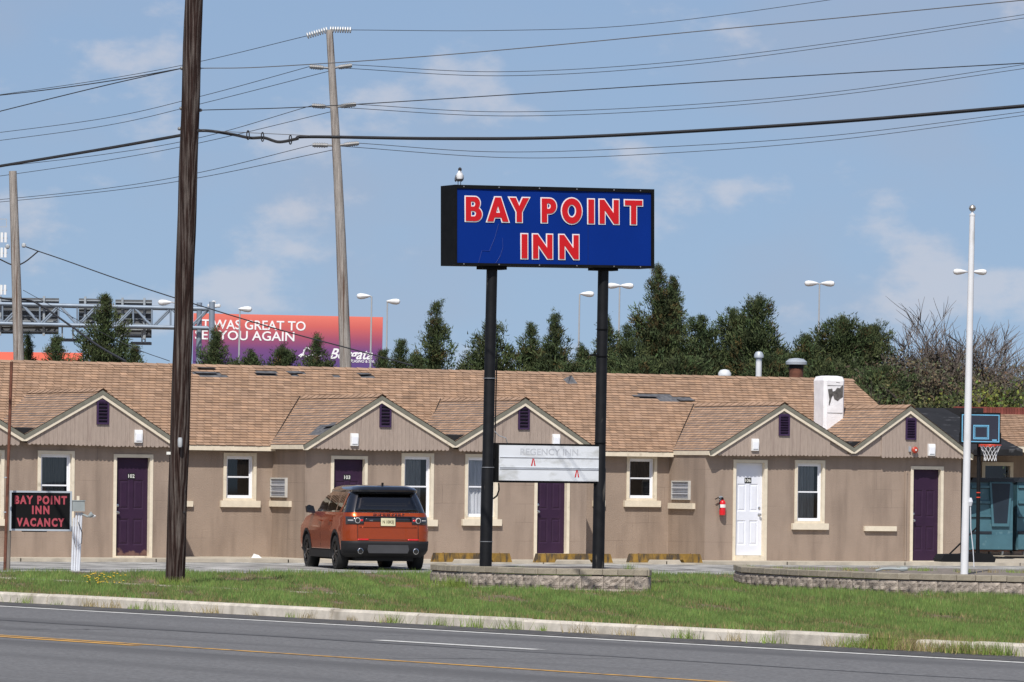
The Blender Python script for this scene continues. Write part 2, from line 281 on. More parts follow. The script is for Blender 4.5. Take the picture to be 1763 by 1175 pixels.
# ------------------------------------------------------------ the motel
motel = thing('motel_building', 'long single storey tan stucco motel with brown shingle roof, small gables and purple doors', 'motel', BO, TH)
REC = 1.67; ME, MEZ, MRY, MRZ = 1.45, 2.37, 5.25, 4.14                # recess depth; main eave y,z; main ridge y,z
SL = (MRZ-MEZ)/(MRY-ME); GA = [(-6.05, -4.28, -2.55), (-2.55, -.82, .95), (3.79, 5.6, 7.35), (7.35, 9.03, 10.8), (13.6, 15.45, 17.24), (17.24, 18.7, 20.35)]
GE, GZ = 2.40, 3.47                                                    # gable eave and apex height
def wall_panel(u0, u1, z0, z1, holes, y, dep=.12, name='wall'):
    us = sorted({u0, u1, *[h[0] for h in holes], *[h[1] for h in holes]}); zs = sorted({z0, z1, *[h[2] for h in holes], *[h[3] for h in holes]}); m = MB()
    for a, b in zip(us, us[1:]):
        for c, d in zip(zs, zs[1:]):
            cu, cz = (a+b)/2, (c+d)/2
            if any(h[0] < cu < h[1] and h[2] < cz < h[3] for h in holes): continue
            m.quad((a, y, c), (b, y, c), (b, y, d), (a, y, d))
    return m.build(name, G['stucco'], motel)
DOORS = {'102': (-.38, .37), '103': (4.61, 5.33), '104': (9.47, 10.19), '106': (14.39, 15.11), '': (18.94, 19.66)}
DB = {'102': .02, '103': .04, '104': .12, '106': .10, '': .0}; DT = {'102': 2.07, '103': 2.10, '104': 2.12, '106': 2.14, '': 2.05}
WIN = [(-3.56, -2.96, .82, 2.12), (-2.08, -1.40, .82, 2.12), (6.27, 6.90, .88, 2.18), (7.79, 8.44, .90, 2.18), (15.95, 16.58, .87, 2.15)]
RWIN = [(2.86, 3.49, 1.24, 2.14), (12.62, 13.24, 1.33, 2.21)]
dh = {k: (a, b, DB[k], DT[k]) for k, (a, b) in DOORS.items()}
wall_panel(-9.5, .9, -.12, 2.42, [dh['102'], WIN[0], WIN[1]], 0); wall_panel(3.94, 10.68, -.12, 2.42, [dh['103'], dh['104'], WIN[2], WIN[3]], 0); wall_panel(13.62, 20.2, -.12, 2.42, [dh['106'], dh[''], WIN[4]], 0)
wall_panel(.9, 3.94, -.12, 2.42, [RWIN[0]], REC); wall_panel(10.68, 13.62, -.12, 2.42, [RWIN[1]], REC)
for u in (.9, 3.94, 10.68, 13.62, 20.2): MB().quad((u, 0, -.12), (u, (REC if u < 20 else 8.5), -.12), (u, (REC if u < 20 else 8.5), 2.42), (u, 0, 2.42)).build('wall', G['stucco'], motel)
MB().quad((-9.5, 8.6, -.3), (20.2, 8.6, -.3), (20.2, 8.6, 2.5), (-9.5, 8.6, 2.5)).build('wall', G['stucco'], motel)
MB().quad((20.15, 1.8, 2.35), (20.15, 8.6, 2.35), (20.15, MRY, MRZ-.06)).build('wall', G['stucco'], motel)
def pleats(u0, u1, z0, z1, y, mat, parent, amp=.018, n=7, gap=None):
    N = n*6; m = MB(); ph = random.random()*6
    P = [(u0+(u1-u0)*i/N, y+amp*math.sin(ph+2*PI*n*i/N+.8*math.sin(i*.31))) for i in range(N+1)]
    for (a, b), (c, d) in zip(P, P[1:]):
        if gap and gap[0] < (a+c)/2 < gap[1]: continue
        m.quad((a, b, z0), (c, d, z0), (c, d, z1), (a, b, z1))
    return m.build('curtain', mat, parent, smooth=True)
def window(h, y, curtain, lab=None, z_mid=.5, gap=None, cz0=None, sill=True):
    u0, u1, z0, z1 = h; w = link('window', bpy.data.meshes.new('window'), motel); T = .07; D = .12
    c = MB(); c.box(u0-T, u0, y-.022, y+D, z0, z1+T); c.box(u1, u1+T, y-.022, y+D, z0, z1+T); c.box(u0, u1, y-.022, y+D, z1, z1+T); c.box(u0-T, u1+T, y-.02, y+D, z0-.05, z0)
    bpy.data.objects.remove(w); w = c.build('window', G['cream'], motel)
    if sill: MB().box(u0-.14, u1+.15, y-.075, y, z0-.19, z0-.051).build('sill', G['cream'], w)
    f = MB(); a = y+.055; s = .035; zm = z0+(z1-z0)*z_mid
    for x0, x1, q0, q1 in ((u0, u0+s, z0, z1), (u1-s, u1, z0, z1), (u0+s, u1-s, z0, z0+s), (u0+s, u1-s, z1-s, z1)): f.box(x0+.0005, x1-.0005, a, a+.05, q0+.001, q1-.001)
    f.build('frame', G['vinyl'], w)
    g = MB(); t = .03     # lower sash stands in front, upper behind
    for (q0, q1, yy) in ((z0+s, zm+.02, a+.012), (zm-.02, z1-s, a+.026)):
        for x0, x1, r0, r1 in ((u0+s, u0+s+t, q0, q1), (u1-s-t, u1-s, q0, q1), (u0+s+t, u1-s-t, q0, q0+t), (u0+s+t, u1-s-t, q1-t, q1)): g.box(x0, x1, yy, yy+.012, r0, r1)
    g.build('sash', G['vinyl'], w)
    for q0, q1, yy in ((z0+s+t, zm+.02-t, a+.018), (zm-.02+t, z1-s-t, a+.032)): MB().quad((u0+s+t, yy, q0), (u1-s-t, yy, q0), (u1-s-t, yy, q1), (u0+s+t, yy, q1)).build('pane', G['pane'], w)
    if curtain: pleats(u0+.02, u1-.02, cz0 or z0, z1, y+.15, G[curtain], w, gap=gap)
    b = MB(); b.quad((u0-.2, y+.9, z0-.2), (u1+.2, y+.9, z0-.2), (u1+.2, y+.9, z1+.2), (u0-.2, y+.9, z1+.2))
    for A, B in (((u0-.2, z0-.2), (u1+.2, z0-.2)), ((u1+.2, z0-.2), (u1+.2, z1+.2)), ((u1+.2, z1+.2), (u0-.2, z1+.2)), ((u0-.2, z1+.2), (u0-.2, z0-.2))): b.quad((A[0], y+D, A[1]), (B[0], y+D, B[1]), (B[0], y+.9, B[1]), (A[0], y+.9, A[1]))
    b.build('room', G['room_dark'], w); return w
for h, cu, gp, c0 in zip(WIN, ('curtain_dark', 'curtain_dark', 'curtain_grey', 'curtain_white', 'curtain_grey'), (None, (-1.5, -1.3), (6.72, 6.9), None, (16.46, 16.6)), (None, 1.1, None, None, None)): window(h, 0, cu, gap=gp, cz0=c0)
for h in RWIN: window(h, REC, 'room_dark', cz0=h[2]+.45)
for a, b, z0, z1, y in ((1.62, 2.07, 1.05, 1.17, REC), (11.7, 12.0, 1.14, 1.27, REC), (17.67, 18.49, .66, .77, 0)): MB().box(a, b, y-.07, y, z0, z1).build('sill', G['cream'], motel)
def door(key, mat, knob_right):
    u0, u1 = DOORS[key]; z0, z1 = DB[key], DT[key]; T = .07; y = .0; D = .10
    c = MB(); c.box(u0-T, u0, y-.02, y+.14, -.05, z1+T); c.box(u1, u1+T, y-.02, y+.14, -.05, z1+T); c.box(u0, u1, y-.02, y+.14, z1, z1+T); c.box(u0, u1, y-.06, y+.14, -.1, z0)
    d = c.build('door_frame', G['cream'], motel)
    w = u1-u0; H = z1-z0; lf = MB()
    # leaf with six recessed panels: stiles and rails proud, panel fields behind
    xs = [u0, u0+.13*w, u0+.44*w, u0+.56*w, u0+.87*w, u1]; zz = [z0+.004, z0+.11*H, z0+.40*H, z0+.50*H, z0+.80*H, z0+.84*H, z0+.94*H, z1-.004] if False else [z0+.004, z0+.11*H, z0+.38*H, z0+.475*H, z0+.775*H, z1-.004]
    y0 = y+D; holes = [(xs[i], xs[i+1], zz[j], zz[j+1]) for i in (1, 3) for j in (1, 3)]
    for i in range(5):
        for j in range(len(zz)-1):
            a, b, q, r = xs[i], xs[i+1], zz[j], zz[j+1]
            if (a, b, q, r) in holes:
                e, dp = .028, .014; A = [(a, y0, q), (b, y0, q), (b, y0, r), (a, y0, r)]; B = [(a+e, y0+dp, q+e), (b-e, y0+dp, q+e), (b-e, y0+dp, r-e), (a+e, y0+dp, r-e)]; E_ = [(a+2*e, y0+.003, q+2*e), (b-2*e, y0+.003, q+2*e), (b-2*e, y0+.003, r-2*e), (a+2*e, y0+.003, r-2*e)]
                lf.add(A+B+E_, [(0, 1, 5, 4), (1, 2, 6, 5), (2, 3, 7, 6), (3, 0, 4, 7), (4, 5, 9, 8), (5, 6, 10, 9), (6, 7, 11, 10), (7, 4, 8, 11), (8, 9, 10, 11)])
            else: lf.quad((a, y0, q), (b, y0, q), (b, y0, r), (a, y0, r))
    leaf = lf.build('door', mat, motel)
    if key == '102': leaf['label'] = 'purple panelled door rusted along its bottom edge'
    if key == '106': leaf['label'] = 'white panelled door'
    kx = u1-.07 if knob_right else u0+.07
    hd = MB(); rot = Matrix.Translation((kx, y0, z0+.90)) @ Matrix.Rotation(PI/2, 4, 'X'); hd.lathe([(.034, 0), (.034, .008), (.012, .012), (.012, .04), (.027, .05), (.03, .065), (.02, .078), (.005, .08)], 14, rot)
    hd.lathe([(.03, 0), (.03, .015), (.01, .02)], 14, Matrix.Translation((kx, y0, z0+1.05)) @ Matrix.Rotation(PI/2, 4, 'X')); hd.build('door_handle', G['metal'], leaf, smooth=True)
    if key:
        cx = (u0+u1)/2-.0; zc = z1-.40
        MB().box(cx-.085, cx+.085, y0-.008, y0-.001, zc-.045, zc+.075).build('number_plate', G['plate_black'], leaf)
        text('door_number', key, .105, G['digit_white'], leaf, (cx, y0-.009, zc-.02), fitw=.14, thick=.001, depth=.001)
for k_, m_, r_ in (('102', G['rusted_purple'], False), ('103', G['purple'], False), ('104', G['purple'], False), ('106', G['door_white'], True), ('', G['purple'], False)): door(k_, m_, r_)
# shingles: every tab is a little wedge; tone differs from tab to tab
def shingles(name, origin, du, ds, length, rise_len, keep, parent, seed, ex=.138, th0=.013):
    r = np.random.default_rng(seed); du = np.array(du); ds = np.array(ds); nn = np.cross(du, ds); nn = nn/np.linalg.norm(nn)
    if nn[2] < 0: nn = -nn
    tw = .17; co = []; ti = []; ce = []; te = []
    for row in range(int(rise_len/ex)+1):
        off = (row*.113) % tw; i = 0; x = -off
        wav = .006*math.sin(row*1.7)
        while x < length:
            a, b = max(x, 0)+.004, min(x+tw, length)-.004; x += tw
            if b-a < .03: continue
            s0 = row*ex; s1 = min(s0+ex*1.02, rise_len)
            mid = origin+du*(a+b)/2+ds*(s0+s1)/2
            if not keep(mid): continue
            th = th0*(1+.4*r.random()); dz = wav+.004*(r.random()-.5)
            p = [origin+du*a+ds*(s0+dz)+nn*th, origin+du*b+ds*(s0+dz)+nn*th, origin+du*b+ds*s1+nn*.002, origin+du*a+ds*s1+nn*.002]
            g = (.83+.28*r.random())*(1+.07*math.sin((mid[0]+mid[1]*.7)*4.1+row*1.9)+.05*math.sin((mid[0]+mid[1])*9.7-row*2.6)); g *= (.82 if r.random() < .06 else 1)
            h = r.random(); t = np.array([g*(1+.04*h), g, g*(1-.06*h)])
            co += p; ti += [t]*4
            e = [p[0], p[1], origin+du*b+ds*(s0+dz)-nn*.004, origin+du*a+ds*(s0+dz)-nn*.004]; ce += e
    o = npmesh(name, np.array(co), 4, G['shingle'], parent, np.array(ti)); o['kind'] = 'stuff'
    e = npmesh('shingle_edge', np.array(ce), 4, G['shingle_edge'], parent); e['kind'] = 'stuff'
    return o
A3 = lambda *a: np.array(a, float)
RU0, RU1 = -9.5, 20.35
roof = MB(); th = .05
roof.add([(RU0, ME, MEZ), (RU1, ME, MEZ), (RU1, MRY, MRZ), (RU0, MRY, MRZ), (RU0, 9., 2.4), (RU1, 9., 2.4), (RU0, ME, MEZ-th), (RU1, ME, MEZ-th), (RU1, MRY, MRZ-th), (RU0, MRY, MRZ-th), (RU0, 9., 2.4-th), (RU1, 9., 2.4-th)],
         [(0, 1, 2, 3), (3, 2, 5, 4), (6, 7, 8, 9), (9, 8, 11, 10), (0, 1, 7, 6), (1, 2, 8, 7), (2, 5, 11, 8), (4, 5, 11, 10), (0, 3, 9, 6), (3, 4, 10, 9)])
roof_o = roof.build('roof', G['underlay'], motel)
dsv = A3(0, MRY-ME, MRZ-MEZ); rl = float(np.linalg.norm(dsv)); dsv /= rl
BARE = [(12.55, 13.55, 3.02, 3.30)]
def hole(px0, py0, px1, py1, y):  # torn patches
    return None
TORN = [(3.5, 4.15, 3.90, 4.0), (4.95, 5.45, 3.92, 4.02), (5.75, 5.95, 3.92, 4.0), (5.9, 6.2, 3.98, 4.06), (6.85, 7.0, 3.92, 4.0), (7.55, 7.8, 3.95, 4.05), (14.2, 15.1, 3.58, 3.70), (14.55, 15.45, 3.50, 3.62)]
def main_keep(p):
    for a, b, z0, z1 in TORN:
        if a < p[0] < b and z0 < p[2] < z1: return False
    return True
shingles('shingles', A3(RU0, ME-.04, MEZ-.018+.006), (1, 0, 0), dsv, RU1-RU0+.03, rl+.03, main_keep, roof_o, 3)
# ridge caps
rc = MB(); x = RU0
while x < RU1:
    for sgn in (-1, 1):
        dy = .13; sl = SL if sgn < 0 else (MRZ-2.4)/(9-MRY); z = MRZ+.022
        rc.quad((x, MRY, z+.012), (x+.3, MRY, z), (x+.3, MRY+sgn*dy, z-dy*sl), (x, MRY+sgn*dy, z-dy*sl+.012))
    x += .285
o = rc.build('ridge_caps', G['shingle'], roof_o); o['kind'] = 'stuff'
a_ = o.data.attributes.new('tint', 'FLOAT_COLOR', 'POINT'); a_.data.foreach_set('color', np.repeat(np.random.default_rng(5).uniform(.8, 1.12, (len(o.data.vertices)//4, 1)), 16, axis=1).ravel())
# lifted and torn scraps of shingle
for (u, z, w, tilt) in ((3.85, 4.05, .42, .5), (3.75, 3.95, .5, .25), (5.2, 3.97, .5, .35), (5.95, 4.0, .35, .2), (7.65, 4.0, .3, .3), (14.3, 3.62, .6, .25), (15.3, 3.55, .4, .2)):
    y = ME+(z-MEZ)/SL; mtx = Matrix.Translation((u, y, z+.03)) @ Matrix.Rotation(math.atan(SL)-tilt, 4, 'X') @ Matrix.Rotation(random.uniform(-.25, .25), 4, 'Z')
    MB().box(-w/2, w/2, -.09, .09, -.006, .006, mtx).build('torn_shingle', G['underlay'], roof_o)
# roof vent cap lying near the ridge
y = ME+(3.93-MEZ)/SL; u = 12.75
rv = MB(); rv.add([(u-.13, y-.14, 3.86), (u+.16, y-.14, 3.86), (u+.16, y+.14, 3.99), (u-.13, y+.14, 3.99), (u-.02, y-.02, 4.08), (u+.06, y+.04, 4.09)], [(0, 1, 5, 4), (1, 2, 5), (2, 3, 4, 5), (3, 0, 4), (0, 1, 2, 3)]); rv.build('roof_vent', G['underlay'], roof_o)
# eaves of the recessed stretches
for a, b in ((.8, 3.9), (10.75, 13.6)):
    MB().box(a, b, ME-.03, ME, MEZ-.115, MEZ-.008).build('fascia', G['cream'], motel)
    MB().quad((a, ME, MEZ-.10), (b, ME, MEZ-.10), (b, REC+.02, MEZ-.10), (a, REC+.02, MEZ-.10)).build('soffit', G['soffit'], motel)
for u, sg in ((3.79, -1), (13.6, -1), (.95, 1), (10.8, 1), (20.35, 1)):     # along the flanks of the projecting bays
    MB().box(u-.012, u+.012, -.21, ME-.035 if u < 20 else 1.9, GE-.10, GE-.012).build('fascia', G['cream'], motel)
    uw = {3.79: 3.94, 13.6: 13.62, .95: .9, 10.8: 10.68, 20.35: 20.2}[u]
    MB().quad((u, -.2, GE-.09), (uw, -.2, GE-.09), (uw, ME, GE-.09), (u, ME, GE-.09)).build('soffit', G['soffit'], motel)
BWID = .095
bmesh_cache = {}
for gi, (u0, uc, u1) in enumerate(GA):
    gl_, gr_ = (GE, 2.52) if gi % 2 == 0 else (2.52, GE); s0, s1 = (GZ-gl_)/(uc-u0), (GZ-gr_)/(u1-uc); ya = -.25; yb = 4.25
    zr = lambda u: gl_+(u-u0)*s0 if u < uc else gr_+(u1-u)*s1
    g = MB(); g.prism([(u0+.12, 2.34), (u1-.12, 2.34), (u1-.12, zr(u1-.12)-.06), (uc, GZ-.06), (u0+.12, zr(u0+.12)-.06)], -.185, -.16); gable = g.build('gable', G['siding'], motel)
    MB().quad((u0+.1, -.2, 2.345), (u1-.1, -.2, 2.345), (u1-.1, .0, 2.345), (u0+.1, 0, 2.345)).build('soffit', G['soffit'], motel)
    n = int((u1-u0-.16)/BWID); st = u0+.08+((u1-u0-.16)-n*BWID)/2
    for i in range(n):
        a, b = st+i*BWID+.0015, st+(i+1)*BWID-.0015; c = (a+b)/2; r = (b-a)/2; zb = 2.335+random.uniform(-.006, .006)+.012*math.sin(gi+i*.15)
        poly = [(c+r*math.cos(t), zb-.8*r*math.sin(t)) for t in [PI*q/6 for q in range(7)]]
        top = [(a, max(zr(a)-.08, zb+.005)), (b, max(zr(b)-.08, zb+.005))]
        if a < uc < b: top = [(a, zr(a)-.08), (uc, GZ-.08), (b, zr(b)-.08)]
        if gi == 4 and i > n-6 or gi == 5 and i < 7: continue          # boards rotted away at the valley
        MB().prism(poly+top, -.212+random.uniform(-.0015, .0015), -.1855).build('board', G['siding'], gable)
    if gi in (4, 5):
        a, b = (u1-.6, u1) if gi == 4 else (u0, u0+.72); MB().box(a, b, -.205, -.186, 2.325, 2.36).build('batten', G['siding'], gable)
    # vent with louvre slats
    vc = {0: -4.28, 1: -.80, 2: 5.70, 3: 9.01, 4: 15.47, 5: 18.73}[gi]; vz0, vz1 = {1: (2.75, 3.26), 4: (2.75, 3.23), 5: (2.71, 3.2)}.get(gi, (2.79, 3.31)); hw = .135
    v = MB()
    for x0, x1, q0, q1 in ((vc-hw, vc-hw+.035, vz0, vz1), (vc+hw-.035, vc+hw, vz0, vz1), (vc-hw+.035, vc+hw-.035, vz0, vz0+.04), (vc-hw+.035, vc+hw-.035, vz1-.04, vz1)): v.box(x0, x1, -.245, -.2, q0, q1)
    vent = v.build('vent', G['purple_vent'], motel); MB().box(vc-hw+.03, vc+hw-.03, -.2145, -.2135, vz0+.03, vz1-.03).build('vent_back', G['room_dark'], vent)
    for q in range(6 if gi < 4 else 7):
        z = vz0+.05+(vz1-vz0-.09)*(q+.5)/(6 if gi < 4 else 7); MB().box(vc-hw+.036, vc+hw-.036, -.022, .022, -.005, .005, Matrix.Translation((0, -.235, z)) @ Matrix.Rotation(-.9, 4, 'X') @ Matrix.Translation((0, 0, 0))).build('slat', G['purple_vent'], vent)
    # rakes: grey outer board over a cream inner board
    for (ua, za, ub, zb, sl) in ((u0, gl_, uc, GZ, s0), (u1, gr_, uc, GZ, s1)):
        k = math.sqrt(1+sl*sl)
        for (y0, y1, t0, t1, mt) in ((-.268, -.236, .012, .085, 'rake_grey'), (-.256, -.214, .086, .148, 'cream')):
            p = [(ua, za-t0*k), (ub, zb-t0*k), (ub, zb-t1*k), (ua+(t1-.05)*.9*(1 if ub > ua else -1)*0, za-t1*k)]
            zlim = 2.33 if za < 2.45 else 2.43
            if p[3][1] < zlim-.05:
                uu = ua+(ub-ua)*((zlim-.05-p[3][1])/(zb-za)); p = [p[0], p[1], p[2], (uu, zlim-.05), (ua, zlim-.05)] if p[0][1] > zlim-.05 else [p[0], p[1], p[2], (uu, zlim-.05)]
            MB().prism(p, y0, y1).build('rake_board', G[mt], motel)
    # the little roof itself: two slopes running back into the main roof
    r = MB()
    for (ua, ub, ge) in ((u0, uc, gl_), (u1, uc, gr_)): r.add([(ua, ya, ge), (ub, ya, GZ), (ub, yb, GZ), (ua, yb, ge), (ua, ya, ge-.045), (ub, ya, GZ-.045), (ub, yb, GZ-.045), (ua, yb, ge-.045)], [(0, 1, 2, 3), (4, 5, 6, 7), (0, 1, 5, 4), (1, 2, 6, 5), (2, 3, 7, 6), (3, 0, 4, 7)])
    dro = r.build('gable_roof', G['underlay'], motel)
    mainz = lambda p: MEZ+(p[1]-ME)*SL
    for q, (ua, ge) in enumerate(((u0, gl_), (u1, gr_))):
        d = A3(uc-ua, 0, GZ-ge); L = float(np.linalg.norm(d)); d /= L
        def keep(p, gi=gi, q=q):
            if p[2] < mainz(p)-.03 and p[1] > ME: return False
            if gi == 2 and q == 0 and 4.15 < p[0] < 4.85 and -.3 < p[1] < .45: return not (2.62 < p[2] < 2.82 and p[1] < .35+.3*(p[0]-4.15))
            return True
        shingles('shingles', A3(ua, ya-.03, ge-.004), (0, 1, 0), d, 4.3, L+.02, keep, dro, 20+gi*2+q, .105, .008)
    rc = MB(); yy = ya-.03
    while yy < 4.0:
        for sgn, sl in ((-1, s0), (1, s1)): rc.quad((uc, yy, GZ+.03), (uc, yy+.3, GZ+.018), (uc+sgn*.12, yy+.3, GZ+.018-.12*sl), (uc+sgn*.12, yy, GZ+.03-.12*sl))
        yy += .285
    o = rc.build('ridge_caps', G['shingle'], dro); o['kind'] = 'stuff'; a_ = o.data.attributes.new('tint', 'FLOAT_COLOR', 'POINT'); a_.data.foreach_set('color', np.repeat(np.random.default_rng(gi).uniform(.85, 1.1, (len(o.data.vertices)//4, 1)), 16, axis=1).ravel())
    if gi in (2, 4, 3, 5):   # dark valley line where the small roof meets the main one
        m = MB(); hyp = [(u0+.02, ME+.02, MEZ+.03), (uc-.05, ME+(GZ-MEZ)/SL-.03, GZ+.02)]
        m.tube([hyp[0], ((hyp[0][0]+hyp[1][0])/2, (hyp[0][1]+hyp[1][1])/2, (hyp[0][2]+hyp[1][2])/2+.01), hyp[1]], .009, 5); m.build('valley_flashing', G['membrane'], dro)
    if gi in (1, 3, 5): # black membrane in the trough between twin gables
        MB().add([(u0-.24, -.24, 2.655), (u0+.24, -.24, 2.655), (u0+.24, 1.6, 2.67), (u0-.24, 1.6, 2.67), (u0, -.245, 2.52)], [(0, 1, 2, 3), (0, 1, 4)]).build('valley_membrane', G['membrane'], dro)
# the lifted flap on the third gable
MB().box(-.30, .32, -.13, .14, -.008, .008, Matrix.Translation((4.62, -.08, 2.87)) @ Matrix.Rotation(-.30, 4, 'Y') @ Matrix.Rotation(.25, 4, 'Z')).build('torn_shingle', G['underlay'], motel)
# wall lamps, bell
for i, (u, z) in enumerate(((-5.1, 2.51), (0, 2.515), (4.97, 2.515), (9.79, 2.57), (14.73, 2.54), (19.265, 2.49))):
    o = MB().prism([(-.21, z-.135), (-.262, z-.13), (-.275, z+.06), (-.262, z+.13), (-.21, z+.135)], u-.085, u+.085, 'x').build('wall_lamp', G['lamp_plastic'], motel)
    MB().box(u-.06, u+.06, -.28, -.262, z-.09, z+.05).build('lens', G['vinyl'], o)
b = MB(); mt = Matrix.Translation((18.81, -.21, 2.48)) @ Matrix.Rotation(PI/2, 4, 'X'); b.lathe([(.045, 0), (.045, .06), (.075, .062), (.075, .085), (.055, .105), (.015, .115)], 18, mt); bell = b.build('alarm_bell', G['bell_red'], motel, smooth=True)
MB().lathe([(.022, .1), (.022, .122), (.004, .124)], 12, mt).build('bell_boss', G['digit_white'], bell); MB().box(18.68, 18.72, -.26, -.205, 2.44, 2.56).build('bell_bracket', G['galvanised'], bell)
# through-wall air conditioners on the flanks
for u, y0, y1, z0, z1 in ((3.94, .88, 1.66, 1.27, 1.69), (13.62, .66, 1.46, 1.31, 1.73)):
    a = MB(); t = .03
    for q in ((y0, y0+t, z0, z1), (y1-t, y1, z0, z1), (y0+t, y1-t, z0, z0+t), (y0+t, y1-t, z1-t, z1)): a.box(u-.055, u, *q)
    ac = a.build('air_conditioner', M('ac_case', (.5, .49, .46, 1), .6, .1, 6) if 'ac_case' not in MATS else G['ac_case'], motel); MB().box(u-.03, u-.005, y0+t, y1-t, z0+t, z1-t).build('coil', G['ac_grille'], ac)
    for q in range(9): MB().box(u-.042, u-.031, y0+t, y1-t, z0+.05+q*.039, z0+.062+q*.039).build('louvre', G['ac_grille'], ac)
    for q in (.3, .62): MB().box(u-.06, u-.056, y0+.02, y1-.02, z0+q*.42, z0+q*.42+.012).build('guard_bar', G['vinyl'], ac)
    MB().box(u-.07, u, y0-.22, y1+.12, z0-.2, z0-.075).build('sill', G['cream'], motel)
# conduit by the last door and hose bib stub
MB().tube([(18.74, -.03, 0), (18.74, -.03, 1.98), (18.76, -.03, 2.0)], .022, 8).build('downpipe', G['stucco'], motel)
hb = MB(); hb.tube([(11.06, REC-.1, .46), (11.12, REC-.12, .22)], .02, 6); hb.tube([(11.04, REC, .5), (11.06, REC-.13, .5)], .03, 8); hb.build('hose_tap', G['rust'], motel)
# chimney: octagonal-ish white column with broken render, leaning on the front slope
cx, cy = 18.05, 2.25; hw = .27
def ring(k, z, jit=0): return [(cx+dx*k+random.uniform(-jit, jit), cy+dy*k+random.uniform(-jit, jit), z) for dx, dy in ((-hw, -hw+.06), (-hw+.06, -hw), (hw-.06, -hw), (hw, -hw+.06), (hw, hw-.06), (hw-.06, hw), (-hw+.06, hw), (-hw, hw-.06))]
ch = MB(); lv = [(1, 2.3), (1, 2.9), (1.0, 3.3), (1.0, 3.62), (1.0, 3.9), (1.02, 4.04), (.9, 4.13), (.55, 4.15)]; R_ = [ring(k, z, .004 if 3 < z < 4.05 else 0) for k, z in lv]; ch.add([p for r in R_ for p in r], [(i*8+k, i*8+(k+1) % 8, (i+1)*8+(k+1) % 8, (i+1)*8+k) for i in range(len(R_)-1) for k in range(8)]+[tuple(range((len(R_)-1)*8, len(R_)*8))])
chim = ch.build('chimney', G['chimney_white'], motel)
f = cy-hw-.006
for pl in ([(-.19, 3.84), (-.08, 3.86), (-.06, 3.79), (.0, 3.81), (.05, 3.88), (.12, 3.87), (.205, 3.95), (.205, 3.67), (.13, 3.63), (.07, 3.58), (-.02, 3.62), (-.05, 3.71), (-.09, 3.66), (-.12, 3.55), (-.15, 3.47), (-.165, 3.49), (-.15, 3.62)], [(.02, 3.995), (.12, 3.985), (.125, 3.995), (.03, 4.005)]): MB().prism([(cx+a, z) for a, z in pl], f, f+.002).build('bare_patch', G['bare_block'], chim)
for z in (3.92, 3.3): MB().box(cx-hw+.07, cx+hw-.07, f+.001, f+.003, z, z+.012).build('joint', G['bare_block'], chim)
MB().add([(cx-.12, cy-hw-.02, 2.68), (cx+.36, cy-hw-.02, 2.98), (cx+.36, cy-hw-.02, 3.06), (cx-.12, cy-hw-.02, 2.76), (cx+.36, cy+.2, 3.06), (cx+.36, cy+.2, 2.98)], [(0, 1, 2, 3), (1, 5, 4, 2)]).build('flashing', G['chimney_white'], chim)
# flues behind the ridge
def flue(u, y, z0, z1, r, cap, mt, capm):
    m = MB(); T = Matrix.Translation((u, y, 0)); m.lathe([(r, z0), (r, z1)], 14, T); o = m.build('flue', mt, motel, smooth=True)
    MB().lathe([(r*1.02, z1-.01), (r*1.02, z1+.06), (cap, z1+.07), (cap*1.02, z1+.13), (cap*.7, z1+.2), (cap*.2, z1+.22)], 16, T).build('flue_cap', capm, o, smooth=True)
flue(18.45, 6.2, 3.7, 4.56, .07, .11, G['vent_white'], G['galvanised']); flue(19.46, 6.2, 3.6, 4.42, .165, .25, G['rust'], G['galvanised']); flue(17.54, 6.2, 3.7, 4.12, .10, .15, G['galvanised'], G['vent_white'])
MB().lathe([(.172, 4.40), (.172, 4.56), (.2, 4.57), (.2, 4.6)], 16, Matrix.Translation((19.46, 6.2, 0))).build('flue_collar', G['membrane'], motel, smooth=True)
MB().box(15.2, 17.8, 6.6, 8.6, 3.5, 4.13).build('rear_roof', G['membrane'], motel)
# ------------------------------------------------------------ the wing at the right, behind the yard
wing = thing('office_wing', 'low wing with shaded porch and brown shingle roof behind the basketball hoop', 'building', bp(20.6, -2, 0), TH)
def wv(u, v, z): return (u-20.6, -v-2, z)          # facade coordinates to the wing's own
m = MB(); m.quad(wv(20.4, -1.7, 2.5), wv(22.9, -1.7, 2.55), wv(22.9, -5.2, 3.52), wv(20.4, -5.2, 3.50)); m.quad(wv(20.4, -1.7, 2.4), wv(22.9, -1.7, 2.4), wv(22.9, -1.7, 2.55), wv(20.4, -1.7, 2.5)); m.quad(wv(22.9, -1.7, 2.4), wv(22.9, -5.2, 2.4), wv(22.9, -5.2, 3.52), wv(22.9, -1.7, 2.55)); m.quad(wv(20.4, -5.2, 2.4), wv(24, -5.2, 2.4), wv(24, -5.2, 3.54), wv(20.4, -5.2, 3.5)); m.build('black_roof', G['membrane'], wing)
m = MB(); m.quad(wv(22.85, -4.2, 2.64), wv(29, -4.2, 2.64), wv(29, -6.5, 3.42), wv(24.1, -6.5, 3.42)); m.quad(wv(22.85, -4.2, 2.58), wv(29, -4.2, 2.58), wv(29, -6.5, 3.36), wv(24.1, -6.5, 3.36)); wroof = m.build('wing_roof', G['underlay'], wing)
d = A3(0, 2.3, .78); L = float(np.linalg.norm(d)); d /= L
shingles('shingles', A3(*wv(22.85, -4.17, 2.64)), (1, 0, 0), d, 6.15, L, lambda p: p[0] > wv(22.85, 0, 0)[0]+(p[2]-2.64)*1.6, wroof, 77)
MB().box(*[wv(22.83, 0, 0)[0], wv(29, 0, 0)[0]], wv(0, -4.16, 0)[1], wv(0, -4.2, 0)[1], 2.50, 2.635).build('fascia', G['cream'], wing)
